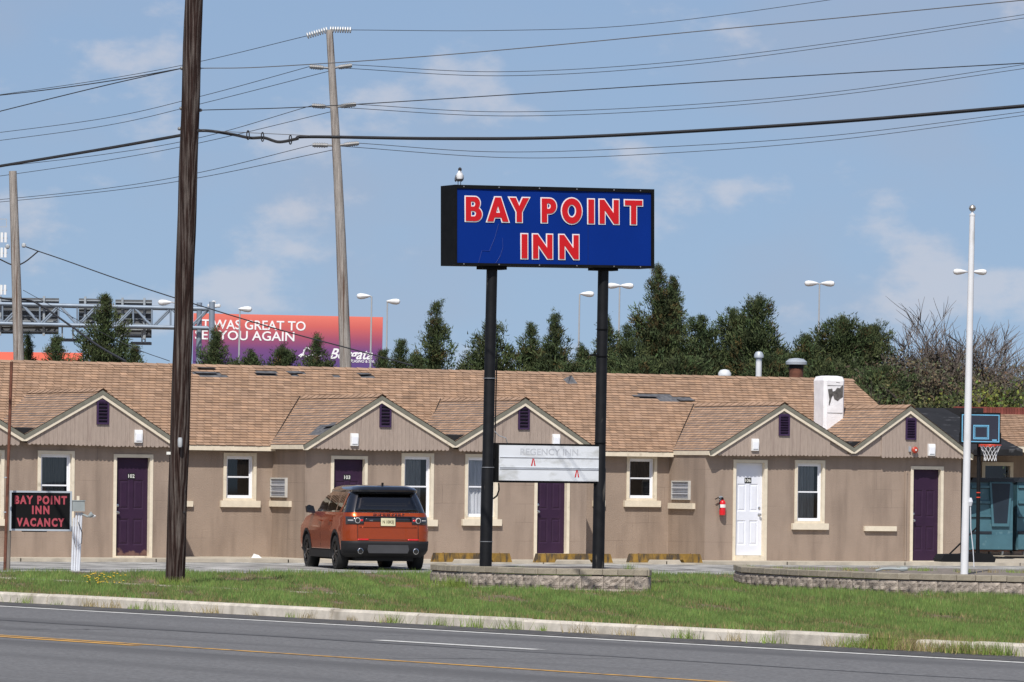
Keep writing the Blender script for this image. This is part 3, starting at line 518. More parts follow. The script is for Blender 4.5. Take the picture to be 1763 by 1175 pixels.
m = MB(); m.quad(wv(22.85, -4.2, 2.5), wv(29, -4.2, 2.5), wv(29, -6.1, 2.5), wv(22.85, -6.1, 2.5)); m.build('soffit', G['soffit'], wing)
m = MB(); m.quad(wv(20.2, -6.0, -.1), wv(24.55, -6, -.1), wv(24.55, -6, 2.5), wv(20.2, -6, 2.5)); m.quad(wv(24.55, -6, 2.18), wv(25.25, -6, 2.18), wv(25.25, -6, 2.5), wv(24.55, -6, 2.5)); m.quad(wv(25.25, -6, -.1), wv(29, -6, -.1), wv(29, -6, 2.5), wv(25.25, -6, 2.5)); m.quad(wv(24.55, -6, -.1), wv(25.25, -6, -.1), wv(25.25, -6, 1.1), wv(24.55, -6, 1.1)); m.build('wall', G['stucco'], wing)
c = MB(); y = wv(0, -6, 0)[1]; x0, x1 = wv(24.55, 0, 0)[0], wv(25.25, 0, 0)[0]
for q in ((x0-.09, x0, 1.1, 2.27), (x1, x1+.09, 1.1, 2.27), (x0, x1, 2.18, 2.27), (x0-.1, x1+.1, .98, 1.1)): c.box(q[0], q[1], y-.03, y+.1, q[2], q[3])
ww = c.build('window', G['cream'], wing); MB().quad((x0, y+.06, 1.1), (x1, y+.06, 1.1), (x1, y+.06, 2.18), (x0, y+.06, 2.18)).build('pane', G['pane'], ww); MB().box(x0-.1, x1+.1, y+.5, y+.52, 1, 2.3).build('room', G['room_dark'], ww)
# brick coping along the top of the wing: soldier bricks
x = wv(24.08, 0, 0)[0]; bme = MB().box(0, .068, -.06, .1, 0, .17).build('brick', G['brick_red'], wing); yb_ = wv(0, -6.6, 0)[1]; bme.location = (x, yb_, 3.42); k = 0
MB().box(x-.1, x+6, yb_-.02, yb_+.2, 3.1, 3.425).build('parapet', G['rust'], wing)
while k < 75:
    k += 1; c = bme.copy(); C.objects.link(c); c.parent = wing; c.location = (x+k*.078, yb_+random.uniform(-.006, .006), 3.42+random.uniform(-.006, .006))
# ------------------------------------------------------------ planters of split-face block
M('split_block', (.36, .31, .26, 1), .95, .3, 9, 1.0, 45, rnd=.15, stain=((.10, .095, .09, 1), 7, .52, .7))
M('cap_block', (.31, .275, .21, 1), .95, .2, 6, .6, 90, rnd=.16, stain=((.16, .14, .11, 1), 3, .5, .72))
M('mulch', (.2, .17, .14, 1), .95, .4, 8, .8, 50)
def rough_block(ln, h, d, seed):
    r = random.Random(seed); m = MB(); nx_, nz_ = 7, 4; vs = []
    for j in range(nz_+1):
        for i in range(nx_+1):
            e = i in (0, nx_) or j in (0, nz_); vs.append((ln*i/nx_, -(0 if e else r.uniform(.004, .038)), h*j/nz_))
    n = len(vs); fs = [(j*(nx_+1)+i, j*(nx_+1)+i+1, (j+1)*(nx_+1)+i+1, (j+1)*(nx_+1)+i) for j in range(nz_) for i in range(nx_)]
    vs += [(0, d, 0), (ln, d, 0), (ln, d, h), (0, d, h)]; c = (0, nx_, n-1, nz_*(nx_+1)); fs += [(n, n+1, n+2, n+3), (c[2], c[3], n+3, n+2), (*[i for i in range(nx_+1)][::-1], n, n+1), ]
    fs += [tuple(j*(nx_+1) for j in range(nz_+1))+(n+3, n), tuple(j*(nx_+1)+nx_ for j in range(nz_+1))[::-1]+(n+1, n+2)]
    return m.add(vs, fs)
BL, BH, CH = .40, .215, .105
BM = [rough_block(BL-.008, BH-.006, .22, s).build('block', G['split_block']).data for s in range(4)]
CM = []
for s in range(3):
    bm = bmesh.new(); bmesh.ops.create_cube(bm, size=1); bmesh.ops.scale(bm, vec=(BL*(.8, 1, .65)[s]-.006, .26, CH-.004), verts=bm.verts); bmesh.ops.translate(bm, vec=(BL*(.8, 1, .65)[s]/2, .12, CH/2), verts=bm.verts); bmesh.ops.bevel(bm, geom=bm.edges[:], offset=.008, segments=1, affect='EDGES')
    me = bpy.data.meshes.new('cap_stone'); bm.to_mesh(me); bm.free(); me.materials.append(G['cap_block']); CM.append((me, BL*(.8, 1, .65)[s]))
for o in [o for o in C.objects if o.name.startswith('block') and o.type == 'MESH' and not o.parent]: bpy.data.objects.remove(o)
def planter(pts, zb, zt, label, fill_pts):
    base = Vector((pts[0][0], pts[0][1], zb)); p = thing('block_planter', label, 'planter', base)
    for (xa, ya), (xb, yb) in zip(pts, pts[1:]):
        d = Vector((xb-xa, yb-ya, 0)); L = d.length; d.normalize(); ang = math.atan2(d.y, d.x); pos = 0; k = 0
        nb = max(1, round(L/BL)); f = L/(nb*BL)
        for row in range(2):
            off = 0 if row else -.5
            for i in range(nb):
                me = random.choice(BM); o = link('block', me, p); q = Vector((xa, ya, 0))+d*((i)*BL*f); o.location = (q.x-base.x, q.y-base.y, zt-zb-CH-BH*(row+1)); o.rotation_euler = (0, 0, ang); o.scale = (f, 1, 1)
        while pos < L-.05:
            me, w = random.choice(CM); sc_ = min(1, (L-pos)/w) if L-pos < w*1.4 else 1
            if L-pos-w*sc_ < .12: sc_ = (L-pos)/w
            o = link('cap_stone', me, p); q = Vector((xa, ya, 0))+d*pos; nrm_ = Vector((d.y, -d.x, 0))*.02; o.location = (q.x+nrm_.x-base.x, q.y+nrm_.y-base.y, zt-zb-CH+random.uniform(0, .006)); o.rotation_euler = (0, 0, ang+random.uniform(-.01, .01)); o.scale = (sc_, 1, 1); pos += w*sc_
    MB().quad(*[(x-base.x, y-base.y, zt-zb-.03) for x, y in fill_pts]).build('fill', G['mulch'], p); return p
PL1 = [(-1.34, 95.0), (-1.34, 93.7), (-.80, 92.3), (.45, 90.9), (2.24, 90.3), (2.27, 92.5)]
planter(PL1, -.14, .245, 'grey split-face block planter at the foot of the big blue sign', [(-1.34, 95), (-1.34, 93.7), (-.8, 92.3), (.45, 90.9), (2.24, 90.3), (2.27, 92.5), (1.5, 95)])
PL2 = [(4.02, 99.0), (4.05, 96.2), (4.9, 93.6), (6.1, 91.4), (7.3, 90.3), (9.4, 89.6), (11.2, 89.4)]
planter(PL2, -.16, .225, 'long grey block planter wall at the foot of the white flagpole', PL2+[(11.4, 97), (8, 99.5)])
back2 = planter([(6.6, 98.6), (11.5, 98.4)], -.1, .16, 'low rear course of grey blocks behind the flagpole planter', [(6.6, 98.6), (11.5, 98.4), (11.5, 99), (6.6, 99)])
# ------------------------------------------------------------ wheel stops
M('stop_paint', (.30, .175, .035, 1), .9, .25, 8, .4, 60, stain=((.075, .055, .035, 1), 7, .44, .62, (1.6, 1, .5)))
def wheel_stop(pxa, pxb, pyb, Y, label):
    p = at((pxa+pxb)/2, pyb, Y); r = thing('wheel_stop', label, 'wheel stop', (p.x, p.y, p.z), TH, 'yellow wheel stops'); L = (pxb-pxa)/F*Y/math.cos(TH)
    prof = [(-.075, 0), (-.075, .02), (-.055, .12), (.055, .12), (.075, .02), (.075, 0)]; m = MB(); h = L/2
    ft = [(-h, 0), (-h+.06, .18), (h-.06, .18), (h, 0), (h-.42, 0), (h-.46, .06), (-h+.46, .06), (-h+.42, 0)]
    m.prism(ft, -.075, .075); m.build('stop_body', G['stop_paint'], r)
    for x in (-h+.25, h-.25): MB().lathe([(.014, .18), (.014, .188), (.004, .19)], 8, Matrix.Translation((x, 0, 0))).build('spike', G['rust'], r)
wheel_stop(744, 879, 968, 110.5, 'yellow concrete wheel stop just right of the orange car'); wheel_stop(920, 1053, 969, 111.2, 'yellow concrete wheel stop in front of the middle purple door'); wheel_stop(1080, 1208, 969, 112.5, 'yellow concrete wheel stop furthest right, below the small recessed window')
# ------------------------------------------------------------ the main sign
M('sign_black', (.005, .0055, .006, 1), .7, .3, 5, spec=.15); M('pole_black', (.007, .0075, .009, 1), .55, .3, 6, spec=.25, stain=((.11, .10, .085, 1), 5, .63, .73, (2, 2, .35)))
M('sign_blue', (.001, .024, .20, 1), .6, .06, 1.2, .1, 2.5, spec=.12); M('sign_red', (.55, .008, .012, 1), .4, .03, 3); M('sign_white', (.78, .78, .78, 1), .5, .03, 3)
M('scratch_blue', (.001, .016, .13, 1), .6); M('reader_white', (.70, .73, .76, 1), .5, .05, 2, stain=((.46, .47, .45, 1), 3, .55, .75, (1, 1, 2))); M('ghost', (.50, .52, .55, 1), .6); M('bolt', (.4, .4, .4, 1), .4, metal=.8)
SY = 92.4; sp = at(955, 391, SY); SROT = math.radians(26)
sign = thing('motel_sign', 'tall blue BAY POINT INN sign on two black poles with a white letter board', 'sign', (sp.x, sp.y, .2), SROT)
SW, SH, SD = 3.73, 1.335, .52; sz = sp.z-.2; TILT = -.0        # cabinet
slope = .0135; cabM = Matrix.Translation((0, 0, sz)) @ Matrix.Rotation(-slope, 4, 'Y')
b = MB(); b.box(-SW/2, SW/2, 0, SD, -SH/2, SH/2, cabM); cab = b.build('cabinet', G['sign_black'], sign)
t = .075; fr = MB()
for q in ((-SW/2, SW/2, SH/2-t*.8, SH/2), (-SW/2, SW/2, -SH/2, -SH/2+t*.55), (-SW/2, -SW/2+t*.55, -SH/2+t*.55, SH/2-t*.8), (SW/2-t*.7, SW/2, -SH/2+t*.55, SH/2-t*.8)): fr.box(q[0], q[1], -.03, -.001, q[2], q[3], cabM)
fr.build('trim', G['sign_black'], cab)
fx0, fx1, fz0, fz1 = -SW/2+t*.55, SW/2-t*.7, -SH/2+t*.55, SH/2-t*.8
fm = MB(); N = 40
for i in range(N):      # slightly rippled vinyl face
    a, c = fx0+(fx1-fx0)*i/N, fx0+(fx1-fx0)*(i+1)/N; y = lambda x: -.008+.003*math.sin(x*5)
    fm.add([cabM @ Vector(v) for v in ((a, y(a), fz0), (c, y(c), fz0), (c, y(c), fz1), (a, y(a), fz1))], [(0, 1, 2, 3)])
fm.build('sign_face', G['sign_blue'], cab, smooth=True)
def arc(cx, cy, rx, ry, a0, a1, n=14): return [(cx+rx*math.cos(math.radians(a0+(a1-a0)*i/n)), cy+ry*math.sin(math.radians(a0+(a1-a0)*i/n))) for i in range(n+1)]
GL = {
 'B': (.74, [[(0, 0)]+arc(.44, .285, .30, .285, -90, 62)+arc(.42, .745, .235, .255, -35, 90)+[(0, 1)], [(.24, .60), (.24, .81)]+arc(.36, .705, .075, .105, 90, -90, 8), [(.24, .19), (.24, .42)]+arc(.38, .305, .09, .115, 90, -90, 8)]),
 'A': (.98, [[(0, 0), (.36, 1), (.62, 1), (.98, 0), (.70, 0), (.645, .17), (.335, .17), (.28, 0)], [(.395, .36), (.585, .36), (.49, .66)]]),
 'Y': (.90, [[(0, 1), (.29, 1), (.45, .66), (.61, 1), (.90, 1), (.575, .42), (.575, 0), (.325, 0), (.325, .42)]]),
 'P': (.68, [[(0, 0), (0, 1)]+arc(.36, .685, .32, .315, 90, -90)+[(.25, .37), (.25, 0)], [(.25, .57)]+arc(.335, .685, .085, .115, -90, 90, 8)+[(.25, .80)]]),
 'O': (.93, [arc(.465, .5, .465, .53, 0, 345, 23), arc(.465, .5, .20, .27, 0, 345, 19)]),
 'I': (.27, [[(0, 0), (.27, 0), (.27, 1), (0, 1)]]),
 'N': (.90, [[(0, 0), (0, 1), (.22, 1), (.66, .44), (.66, 1), (.90, 1), (.90, 0), (.68, 0), (.24, .57), (.24, 0)]]),
 'T': (.82, [[(.285, 0), (.285, .79), (0, .79), (0, 1), (.82, 1), (.82, .79), (.535, .79), (.535, 0)]])}
FW = fx1-fx0; FH = fz1-fz0; LH = FH*.325
gm = {}
for ch in GL:
    lp = [[(x*LH, z*LH) for x, z in l] for l in GL[ch][1]]; a = glyph_mesh(lp, .003); a.materials.append(G['sign_red']); c = glyph_mesh(lp, .003, .019); c.materials.append(G['sign_white']); gm[ch] = (a, c)
def letters(seq, zf):
    for ch, xf in seq:
        a, c = gm[ch]; x = fx0+FW*xf; z = fz0+FH*zf; base = cabM @ Matrix.Translation((x, -.026, z)) @ Matrix.Rotation(PI/2, 4, 'X')
        o = link('letter', a, cab); o.matrix_local = base
        q = link('letter_outline', c, cab); q.matrix_local = cabM @ Matrix.Translation((x, -.017, z)) @ Matrix.Rotation(PI/2, 4, 'X')
sx = lambda p: (p-325)/1300
letters([('B', sx(383)), ('A', sx(525)), ('Y', sx(672)), ('P', sx(886)), ('O', sx(1021)), ('I', sx(1198)), ('N', sx(1274)), ('T', sx(1445))], .565)
letters([('I', sx(752)), ('N', sx(828)), ('N', sx(1004))], .075)
for x in (.62,): MB().box(x-.004, x+.004, -.0125, -.0115, fz0, fz1, cabM).build('panel_seam', G['scratch_blue'], cab)
for x in [-1.7, -1.05, -.3, .4, 1.1, 1.6]:
    for z in (SH/2-.03, -SH/2+.02): MB().lathe([(.012, 0), (.012, .006), (.003, .008)], 6, cabM @ Matrix.Translation((x, -.03, z)) @ Matrix.Rotation(PI/2, 4, 'X')).build('screw', G['bolt'], cab)
M('scratch', (.03, .06, .28, 1), .6)
for pts in ([(-1.05, .03), (-1.12, -.2), (-1.22, -.42), (-1.36, -.42), (-1.42, -.62)], [(-.98, -.2), (-.97, -.36), (-1.02, -.5), (-1.1, -.62)]): MB().tube([cabM @ Vector((x, -.0135, z)) for x, z in pts], .003, 4).build('scratch', G['scratch'], cab)
for k, (pt, pbm) in enumerate((((854, 462), (843, 974)), ((1046, 464), (1037, 979)))):
    a, c = at(*pt, SY+(-.45 if k == 0 else .5)), at(*pbm, SY+(-.45 if k == 0 else .5)); inv = Matrix.Translation((-sp.x, -sp.y, -.2)); inv = Matrix.Rotation(-SROT, 4, 'Z') @ inv
    A, B = inv @ a, inv @ c; A.y += SD*.3; B.y += SD*.3; A2 = A.copy(); A2.z += .1
    zb = B.z; m = MB(); d = (A-B); m.tube([B-d*.05, B+d*.33, B+d*.34, B+d*.96, A], [.104, .102, .094, .092, .092], 18); o = m.build('pole', G['pole_black'], sign, smooth=True)
    MB().box(A.x-.22, A.x+.22, A.y-.12, A.y+.14, A.z-.02, A.z+.04).build('saddle', G['sign_black'], sign)
    zs = [B.z+d.z*f for f in ((.08, .33, .63) if k == 0 else (.42, .71, .8))]
    for z in zs:
        f = (z-B.z)/d.z; c_ = B+d*f; MB().lathe([(.112, -.006), (.112, .006)], 18, Matrix.Translation(c_)).build('clamp', G['bolt'] if k == 0 else G['sign_black'], o)
    if k == 1: c_ = B+d*.71; MB().box(c_.x-.2, c_.x-.05, c_.y-.05, c_.y+.05, c_.z, c_.z+.03).build('bracket', G['sign_black'], o)
    if k == 0: P0A, P0B = A, B
    else: P1A, P1B = A, B
# thin conduit and cable on the left pole
d = P0A-P0B; MB().tube([P0B+d*f+Vector((.125, 0, 0)) for f in (.36, .5, .62, .72)], .012, 6).build('conduit', G['pole_black'], sign)
MB().tube([P0B+d*.452+Vector((.09, -.05, 0)), P0B+d*.437+Vector((.17, -.05, 0)), P0B+d*.43+Vector((.30, -.05, 0)), P0B+d*.405+Vector((.37, 0, 0))], .008, 5).build('cable', G['galvanised'], sign)
MB().tube([P0B+d*.277+Vector((.21, 0, 0)), P0B+d*.255+Vector((.21, -.02, 0)), P0B+d*.235+Vector((.16, -.05, 0)), P0B+d*.225+Vector((.08, -.08, 0))], .014, 6).build('cable', G['sign_black'], sign)
# reader board hung between the poles
cz = (P0B.z+(at(940, 798, SY).z-.2))/1; rz = at(940, 798, SY).z-.2; rx0, rx1 = P0B.x+.15, P1B.x-.04; ry = (P0B.y+P1B.y)/2-.06; RH = .66
rb = MB(); rb.box(rx0, rx1, ry, ry+.2, rz-RH/2, rz+RH/2); reader = rb.build('letter_board', G['sign_black'], sign)
MB().box(rx0+.05, rx1-.015, ry-.012, ry-.001, rz-RH/2+.035, rz+RH/2-.035).build('board_panel', G['reader_white'], reader)
rw = rx1-rx0-.065; rl_ = rx0+.05
for f in (.335, .375, .66): MB().box(rl_+.01, rx1-.02, ry-.022, ry-.0125, rz-RH/2+.035+(RH-.07)*f-.005, rz-RH/2+.035+(RH-.07)*f+.005).build('letter_track', G['ghost'], reader)
text('faded_letters', 'REGENCY INN', .15, G['ghost'], reader, (rl_+rw*.50, ry-.0135, rz+RH/2-.19), fitw=rw*.58, thick=.002, depth=.0004)
for fx_, fz_ in ((.34, .44), (.78, .13)):      # leftover red halves of letters
    x, z = rl_+rw*fx_, rz-RH/2+.035+(RH-.07)*fz_; a = .044
    m = MB(); m.add([(x-a, ry-.016, z-.01), (x-a*.45, ry-.016, z-.01), (x+.002, ry-.016, z+.10), (x-.012, ry-.016, z+.12), (x+a*.45, ry-.016, z-.01), (x+a, ry-.016, z-.01), (x+.012, ry-.016, z+.12)], [(0, 1, 2, 3), (4, 5, 6, 2)]); m.build('loose_letter', G['sign_red'], reader)
# ------------------------------------------------------------ gull
M('gull_white', (.74, .74, .74, 1), .8, .05, 9); M('gull_grey', (.22, .23, .25, 1), .8, .1, 9); M('gull_dark', (.035, .033, .035, 1), .7)
gp = at(792, 317, SY-.9); top = sign.matrix_world
gb = cabM @ Vector((-1.66, .22, SH/2)); gb = Matrix.Translation(sign.location) @ Matrix.Rotation(SROT, 4, 'Z') @ gb
gull = thing('gull', 'white gull with dark hood standing on top of the blue sign', 'bird', gb, .15)
def loft(rings, name, mat, par, n=14):   # (x,y,z,rx,ry) stacked ellipses, one continuous skin
    m = MB(); vs = [(x+rx*math.cos(2*PI*k/n), y+ry*math.sin(2*PI*k/n), z) for x, y, z, rx, ry in rings for k in range(n)]
    fs = [(i*n+k, i*n+(k+1) % n, (i+1)*n+(k+1) % n, (i+1)*n+k) for i in range(len(rings)-1) for k in range(n)]+[tuple(range(n))[::-1], tuple(range((len(rings)-1)*n, len(rings)*n))]
    return m.add(vs, fs).build(name, mat, par, smooth=True)
loft([(0, .12, .075, .012, .02), (0, .06, .085, .05, .07), (0, .03, .11, .062, .10), (0, .01, .15, .064, .085), (0, -.01, .19, .052, .06), (0, -.02, .22, .034, .042), (0, -.02, .245, .027, .032)], 'body', G['gull_white'], gull)
loft([(0, -.02, .24, .027, .031), (0, -.025, .262, .031, .035), (0, -.025, .285, .027, .03), (0, -.02, .30, .012, .014)], 'hood', G['gull_dark'], gull)
MB().tube([(0, -.05, .272), (0, -.085, .268), (0, -.11, .258)], [.011, .009, .003], 8).build('bill', G['gull_dark'], gull)
for sg in (-1, 1):
    loft([(sg*.045, .16, .07, .006, .03), (sg*.056, .08, .09, .014, .08), (sg*.06, .04, .13, .015, .075), (sg*.056, .01, .175, .010, .035)], 'wing', G['gull_grey'], gull)
    l = MB(); l.tube([(sg*.022, .02, .10), (sg*.022, .025, .05), (sg*.022, .015, .003)], .006, 6); l.add([(sg*.022, .02, .004), (sg*.022-.02, -.03, .004), (sg*.022, -.038, .004), (sg*.022+.02, -.03, .004)], [(0, 1, 2, 3)]); l.build('leg', G['gull_dark'], gull)
MB().prism([(-.02, .1), (.02, .1), (.03, .22), (-.03, .22)], .078, .088, 'z').build('tail', G['gull_white'], gull)
# ------------------------------------------------------------ vacancy sign with conduits
M('post_grey', (.2, .17, .14, 1), .9, .3, 5, .3, 40, stretch=(4, 4, .4)); M('conduit_white', (.62, .64, .68, 1), .5, .08, 5); M('neon_pink', (.36, .055, .075, 1), .6, .08, 5); M('vac_black', (.005, .005, .0055, 1), .6, spec=.15); M('box_grey', (.27, .30, .30, 1), .55, .1, 5)
VY = 104.; vp = at(70, 880, VY); vb = at(70, 984, VY)
vac = thing('vacancy_sign', 'small black BAY POINT INN VACANCY sign with pink letters on grey post', 'sign', (vp.x, VY, vb.z), math.radians(8))
k_ = VY/F; vz = vp.z-vb.z; vw, vh = 107*k_, 69*k_
b = MB(); t = .035
for q in ((-vw/2, vw/2, vh/2-t, vh/2), (-vw/2, vw/2, -vh/2, -vh/2+t), (-vw/2, -vw/2+t, -vh/2+t, vh/2-t), (vw/2-t, vw/2, -vh/2+t, vh/2-t)): b.box(q[0], q[1], -.03, .09, vz+q[2], vz+q[3])
b.build('frame', G['galvanised'], vac); pn = MB().box(-vw/2+t, vw/2-t, -.012, .08, vz-vh/2+t, vz+vh/2-t).build('panel', G['vac_black'], vac)
for tx, zz_, wd, dx in (('BAY POINT', .135, .96, 0), ('INN', -.052, .32, 0), ('VACANCY', -.285, .88, 0)): text('lettering', tx, .205, G['neon_pink'], pn, (dx, -.016, vz+zz_), fitw=wd*(vw-2*t-.08), thick=.010, depth=.004, spacing=1.3)
MB().box(-.35, .12, -.02, .05, vz-vh/2-.02, vz-vh/2).build('bracket', G['vac_black'], vac)
MB().tube([(-vw/2-.03, .03, -.1), (-vw/2-.01, .03, vz+vh/2-.03)], .055, 8).build('post', G['post_grey'], vac)
for i, dx in enumerate((.0, .05, .10, .145)): MB().tube([(vw/2+.015+dx*.9, .02, -.1), (vw/2+.04+dx, .02, vz-.02+(0 if i else -.1))], .021, 8).build('conduit', G['conduit_white'], vac)
eb = MB().box(vw/2+.01, vw/2+.24, -.06, .10, vz-.0, vz+.20).build('meter_box', G['box_grey'], vac); MB().box(vw/2+.09, vw/2+.14, -.02, .05, vz+.20, vz+.29).build('photocell', G['cream'], eb); MB().box(vw/2+.0, vw/2+.25, -.07, .11, vz+.195, vz+.21).build('box_lid', G['box_grey'], eb)
fl = MB(); fl.tube([(vw/2+.2, .0, vz-.05), (vw/2+.30, -.05, vz-.10), (vw/2+.34, -.06, vz-.07)], .02, 6); fl.lathe([(.025, 0), (.05, .06), (.055, .09)], 10, Matrix.Translation((vw/2+.32, -.05, vz-.1)) @ Matrix.Rotation(.9, 4, 'Y')); fl.build('flood_lamp', G['box_grey'], vac); MB().lathe([(.02, .0), (.03, .05), (.012, .09)], 8, Matrix.Translation((vw/2+.36, -.05, vz-.09)) @ Matrix.Rotation(1.5, 4, 'Y')).build('bulb', G['lamp_plastic'], vac)
MB().tube([(vw/2+.12, -.03, vz-.2), (vw/2+.2, -.04, vz-.4), (vw/2+.19, -.04, vz-.6), (vw/2+.08, -.03, vz-.68), (vw/2+.04, -.03, vz-.5)], .006, 5).build('cable', G['vac_black'], vac)
a, c = at(20, 623, 103.4), at(8, 984, 103.4)
rp_ = thing('rusty_pole', 'thin rusty brown steel pole at the left edge beside the vacancy sign', 'pole', (c.x, c.y, c.z)); MB().tube([(0, 0, -.1), tuple(a-c)], .03, 10).build('shaft', G['rust'], rp_, smooth=True)
for z in (1.1, 1.75): MB().lathe([(.036, z), (.036, z+.02)], 10).build('band', G['galvanised'], rp_)
# ------------------------------------------------------------ fire extinguisher on the wall
ex = thing('fire_extinguisher', 'red fire extinguisher hung on the tan wall left of the white door', 'extinguisher', bp(14.01, .09, .98), TH)
MB().lathe([(.055, .0), (.068, .012), (.07, .03), (.07, .27), (.06, .31), (.03, .335), (.022, .34)], 18).build('cylinder', G['red_paint'], ex, smooth=True); MB().lathe([(.0712, .17), (.0712, .24)], 18).build('paper_band', G['digit_white'], ex)
h = MB(); h.box(-.02, .02, -.02, .02, .34, .375); h.box(-.015, .09, -.012, .012, .37, .39, Matrix.Rotation(-.2, 4, 'Y')); h.box(-.015, .08, -.01, .01, .39, .405, Matrix.Rotation(-.45, 4, 'Y')); h.build('valve', G['vac_black'], ex); MB().tube([(-.02, -.02, .355), (-.08, -.02, .34), (-.085, -.01, .25), (-.07, -.02, .14)], .011, 6).build('hose', G['vac_black'], ex); MB().box(-.04, .04, .07, .088, .1, .42).build('bracket', G['galvanised'], ex)
# ------------------------------------------------------------ flagpole
M('pole_white', (.68, .69, .70, 1), .5, .05, 3, stain=((.42, .42, .40, 1), 3, .6, .75, (1, 1, .5))); M('finial', (.38, .37, .35, 1), .4, .2, 5, metal=.6)
FY = 93.; a, c = at(1674, 372, FY), at(1660, 992, FY); fp = thing('flagpole', 'tall white metal flagpole standing in the right hand block planter', 'flagpole', (c.x, c.y, c.z)); v = a-c
MB().tube([(0, 0, -.1), tuple(v*.5), tuple(v*.93), tuple(v)], [.066, .06, .048, .045], 16).build('shaft', G['pole_white'], fp, smooth=True)
tr = MB(); tr.lathe([(.05, 0), (.05, .03), (.02, .04), (.02, .08)], 12, Matrix.Translation(v)); tr.build('truck', G['pole_white'], fp); MB().lathe([(.005, .07), (.045, .09), (.06, .13), (.045, .17), (.005, .19)], 14, Matrix.Translation(v)).build('finial_ball', G['finial'], fp, smooth=True)
MB().tube([(.09, -.03, 1.2), (.10, -.03, .8), (.14, -.05, .45), (.16, -.05, .15)], .008, 5).build('halyard', G['conduit_white'], fp); MB().lathe([(.02, 1.18), (.04, 1.25), (.02, 1.32)], 8, Matrix.Translation((.09, -.03, 0))).build('rope_coil', G['conduit_white'], fp)
hz = at(1530, 985, 94); hs = thing('fallen_pipe', 'bent grey conduit lying on the planter left of the flagpole', 'pipe', (hz.x, hz.y, .2)); MB().tube([(-.22, 0, .02), (-.1, 0, .055), (.05, 0, .06), (.2, -.02, .05)], .022, 8).build('pipe', G['box_grey'], hs); MB().lathe([(.03, 0), (.045, .05), (.03, .14)], 8, Matrix.Translation((.18, -.02, .05)) @ Matrix.Rotation(1.5, 4, 'Y')).build('fitting', G['box_grey'], hs)
# ------------------------------------------------------------ basketball hoop
M('hoop_black', (.007, .007, .008, 1), .6, spec=.2); M('hoop_blue', (.15, .42, .62, 1), .5); M('hoop_red', (.6, .06, .03, 1), .4); M('net', (.75, .75, .75, 1), .8); M('hoop_board', (.03, .033, .05, 1), .35, .15, 3)
HY = 116.; hb_ = at(1683, 968, HY); hoop = thing('basketball_hoop', 'portable basketball hoop with black board and blue outlines beside the flagpole', 'hoop', (hb_.x, hb_.y, hb_.z), math.radians(10))
k_ = HY/F; z_ = lambda py, px=1683: at(px, py, HY).z-hb_.z; x_ = lambda px: (px-1683)*k_
def slab(m, poly, y0, y1): return m.prism(poly, y0, y1)
MB().tube([(0, 0, .1), (.0, 0, z_(765)), (-.0, .0, z_(720))], .042, 12).build('pole', G['hoop_black'], hoop, smooth=True)
x0, x1, q0, q1 = x_(1643), x_(1717), z_(765), z_(711); by = -.25; bd = MB(); bd.prism([(x0, q0), (x1, q0), (x1, q0+.22), (x1-.02, q0+.26), (x1-.02, q1), (x0+.02, q1), (x0+.02, q0+.26), (x0, q0+.22)], by, by+.05); board = bd.build('backboard', G['hoop_black'], hoop)
MB().box(x0+.06, x1-.06, by-.006, by-.001, q0+.06, q1-.05).build('board_face', G['hoop_board'], board)
w = .012
def frame(x0, x1, z0, z1, w, y, nm, mt, par):
    m = MB()
    for q in ((x0, x1, z0, z0+w), (x0, x1, z1-w, z1), (x0, x0+w, z0+w, z1-w), (x1-w, x1, z0+w, z1-w)): m.box(q[0], q[1], y-.004, y, q[2], q[3])
    return m.build(nm, mt, par)
frame(x0+.045, x1-.045, q0+.04, q1-.04, .02, by-.006, 'outline', G['hoop_blue'], board); cxh = x_(1681); frame(cxh-.17, cxh+.17, q0+.10, q0+.40, .02, by-.0065, 'target_box', G['hoop_blue'], board); frame(cxh-.14, cxh+.14, q0+.13, q0+.37, .012, by-.0065, 'target_box', G['hoop_blue'], board)
MB().box(x1-.2, x1-.1, by-.012, by-.0068, q0+.07, q0+.1).build('badge', G['hoop_blue'], board)
rzc = z_(767); rr = .225; rcx, rcy = x_(1690), by-.36
rm = MB(); rm.tube([(rcx+rr*math.cos(2*PI*i/24), rcy+rr*math.sin(2*PI*i/24), rzc) for i in range(25)], .011, 8); rm.box(rcx-.16, rcx+.16, by-.15, by-.01, rzc-.03, rzc+.02); rim = rm.build('rim', G['hoop_red'], hoop, smooth=True)
nt = MB(); NN = 12
for i in range(NN):
    for sg in (1, -1): nt.tube([(rcx+r_*math.cos(2*PI*(i+sg*j*.5)/NN), rcy+r_*math.sin(2*PI*(i+sg*j*.5)/NN), rzc-.33*j/4) for j, r_ in enumerate((rr, .18, .145, .125, .13))], .006, 4)
nt.build('net', G['net'], rim)
bs = MB(); bs.prism([(-.85, 0), (.28, 0), (.30, .07), (.22, .17), (-.1, .20), (-.35, .17), (-.8, .16), (-.87, .06)], -.35, .35); bs.build('base_tank', G['hoop_black'], hoop); br_ = MB(); br_.tube([(0, 0, .75), (-.62, .0, .15)], .018, 6); br_.build('brace', G['hoop_black'], hoop)
for z in (1.35, 1.45): MB().lathe([(.0435, z), (.0435, z+.02)], 12).build('sticker', G['hoop_red'], hoop)
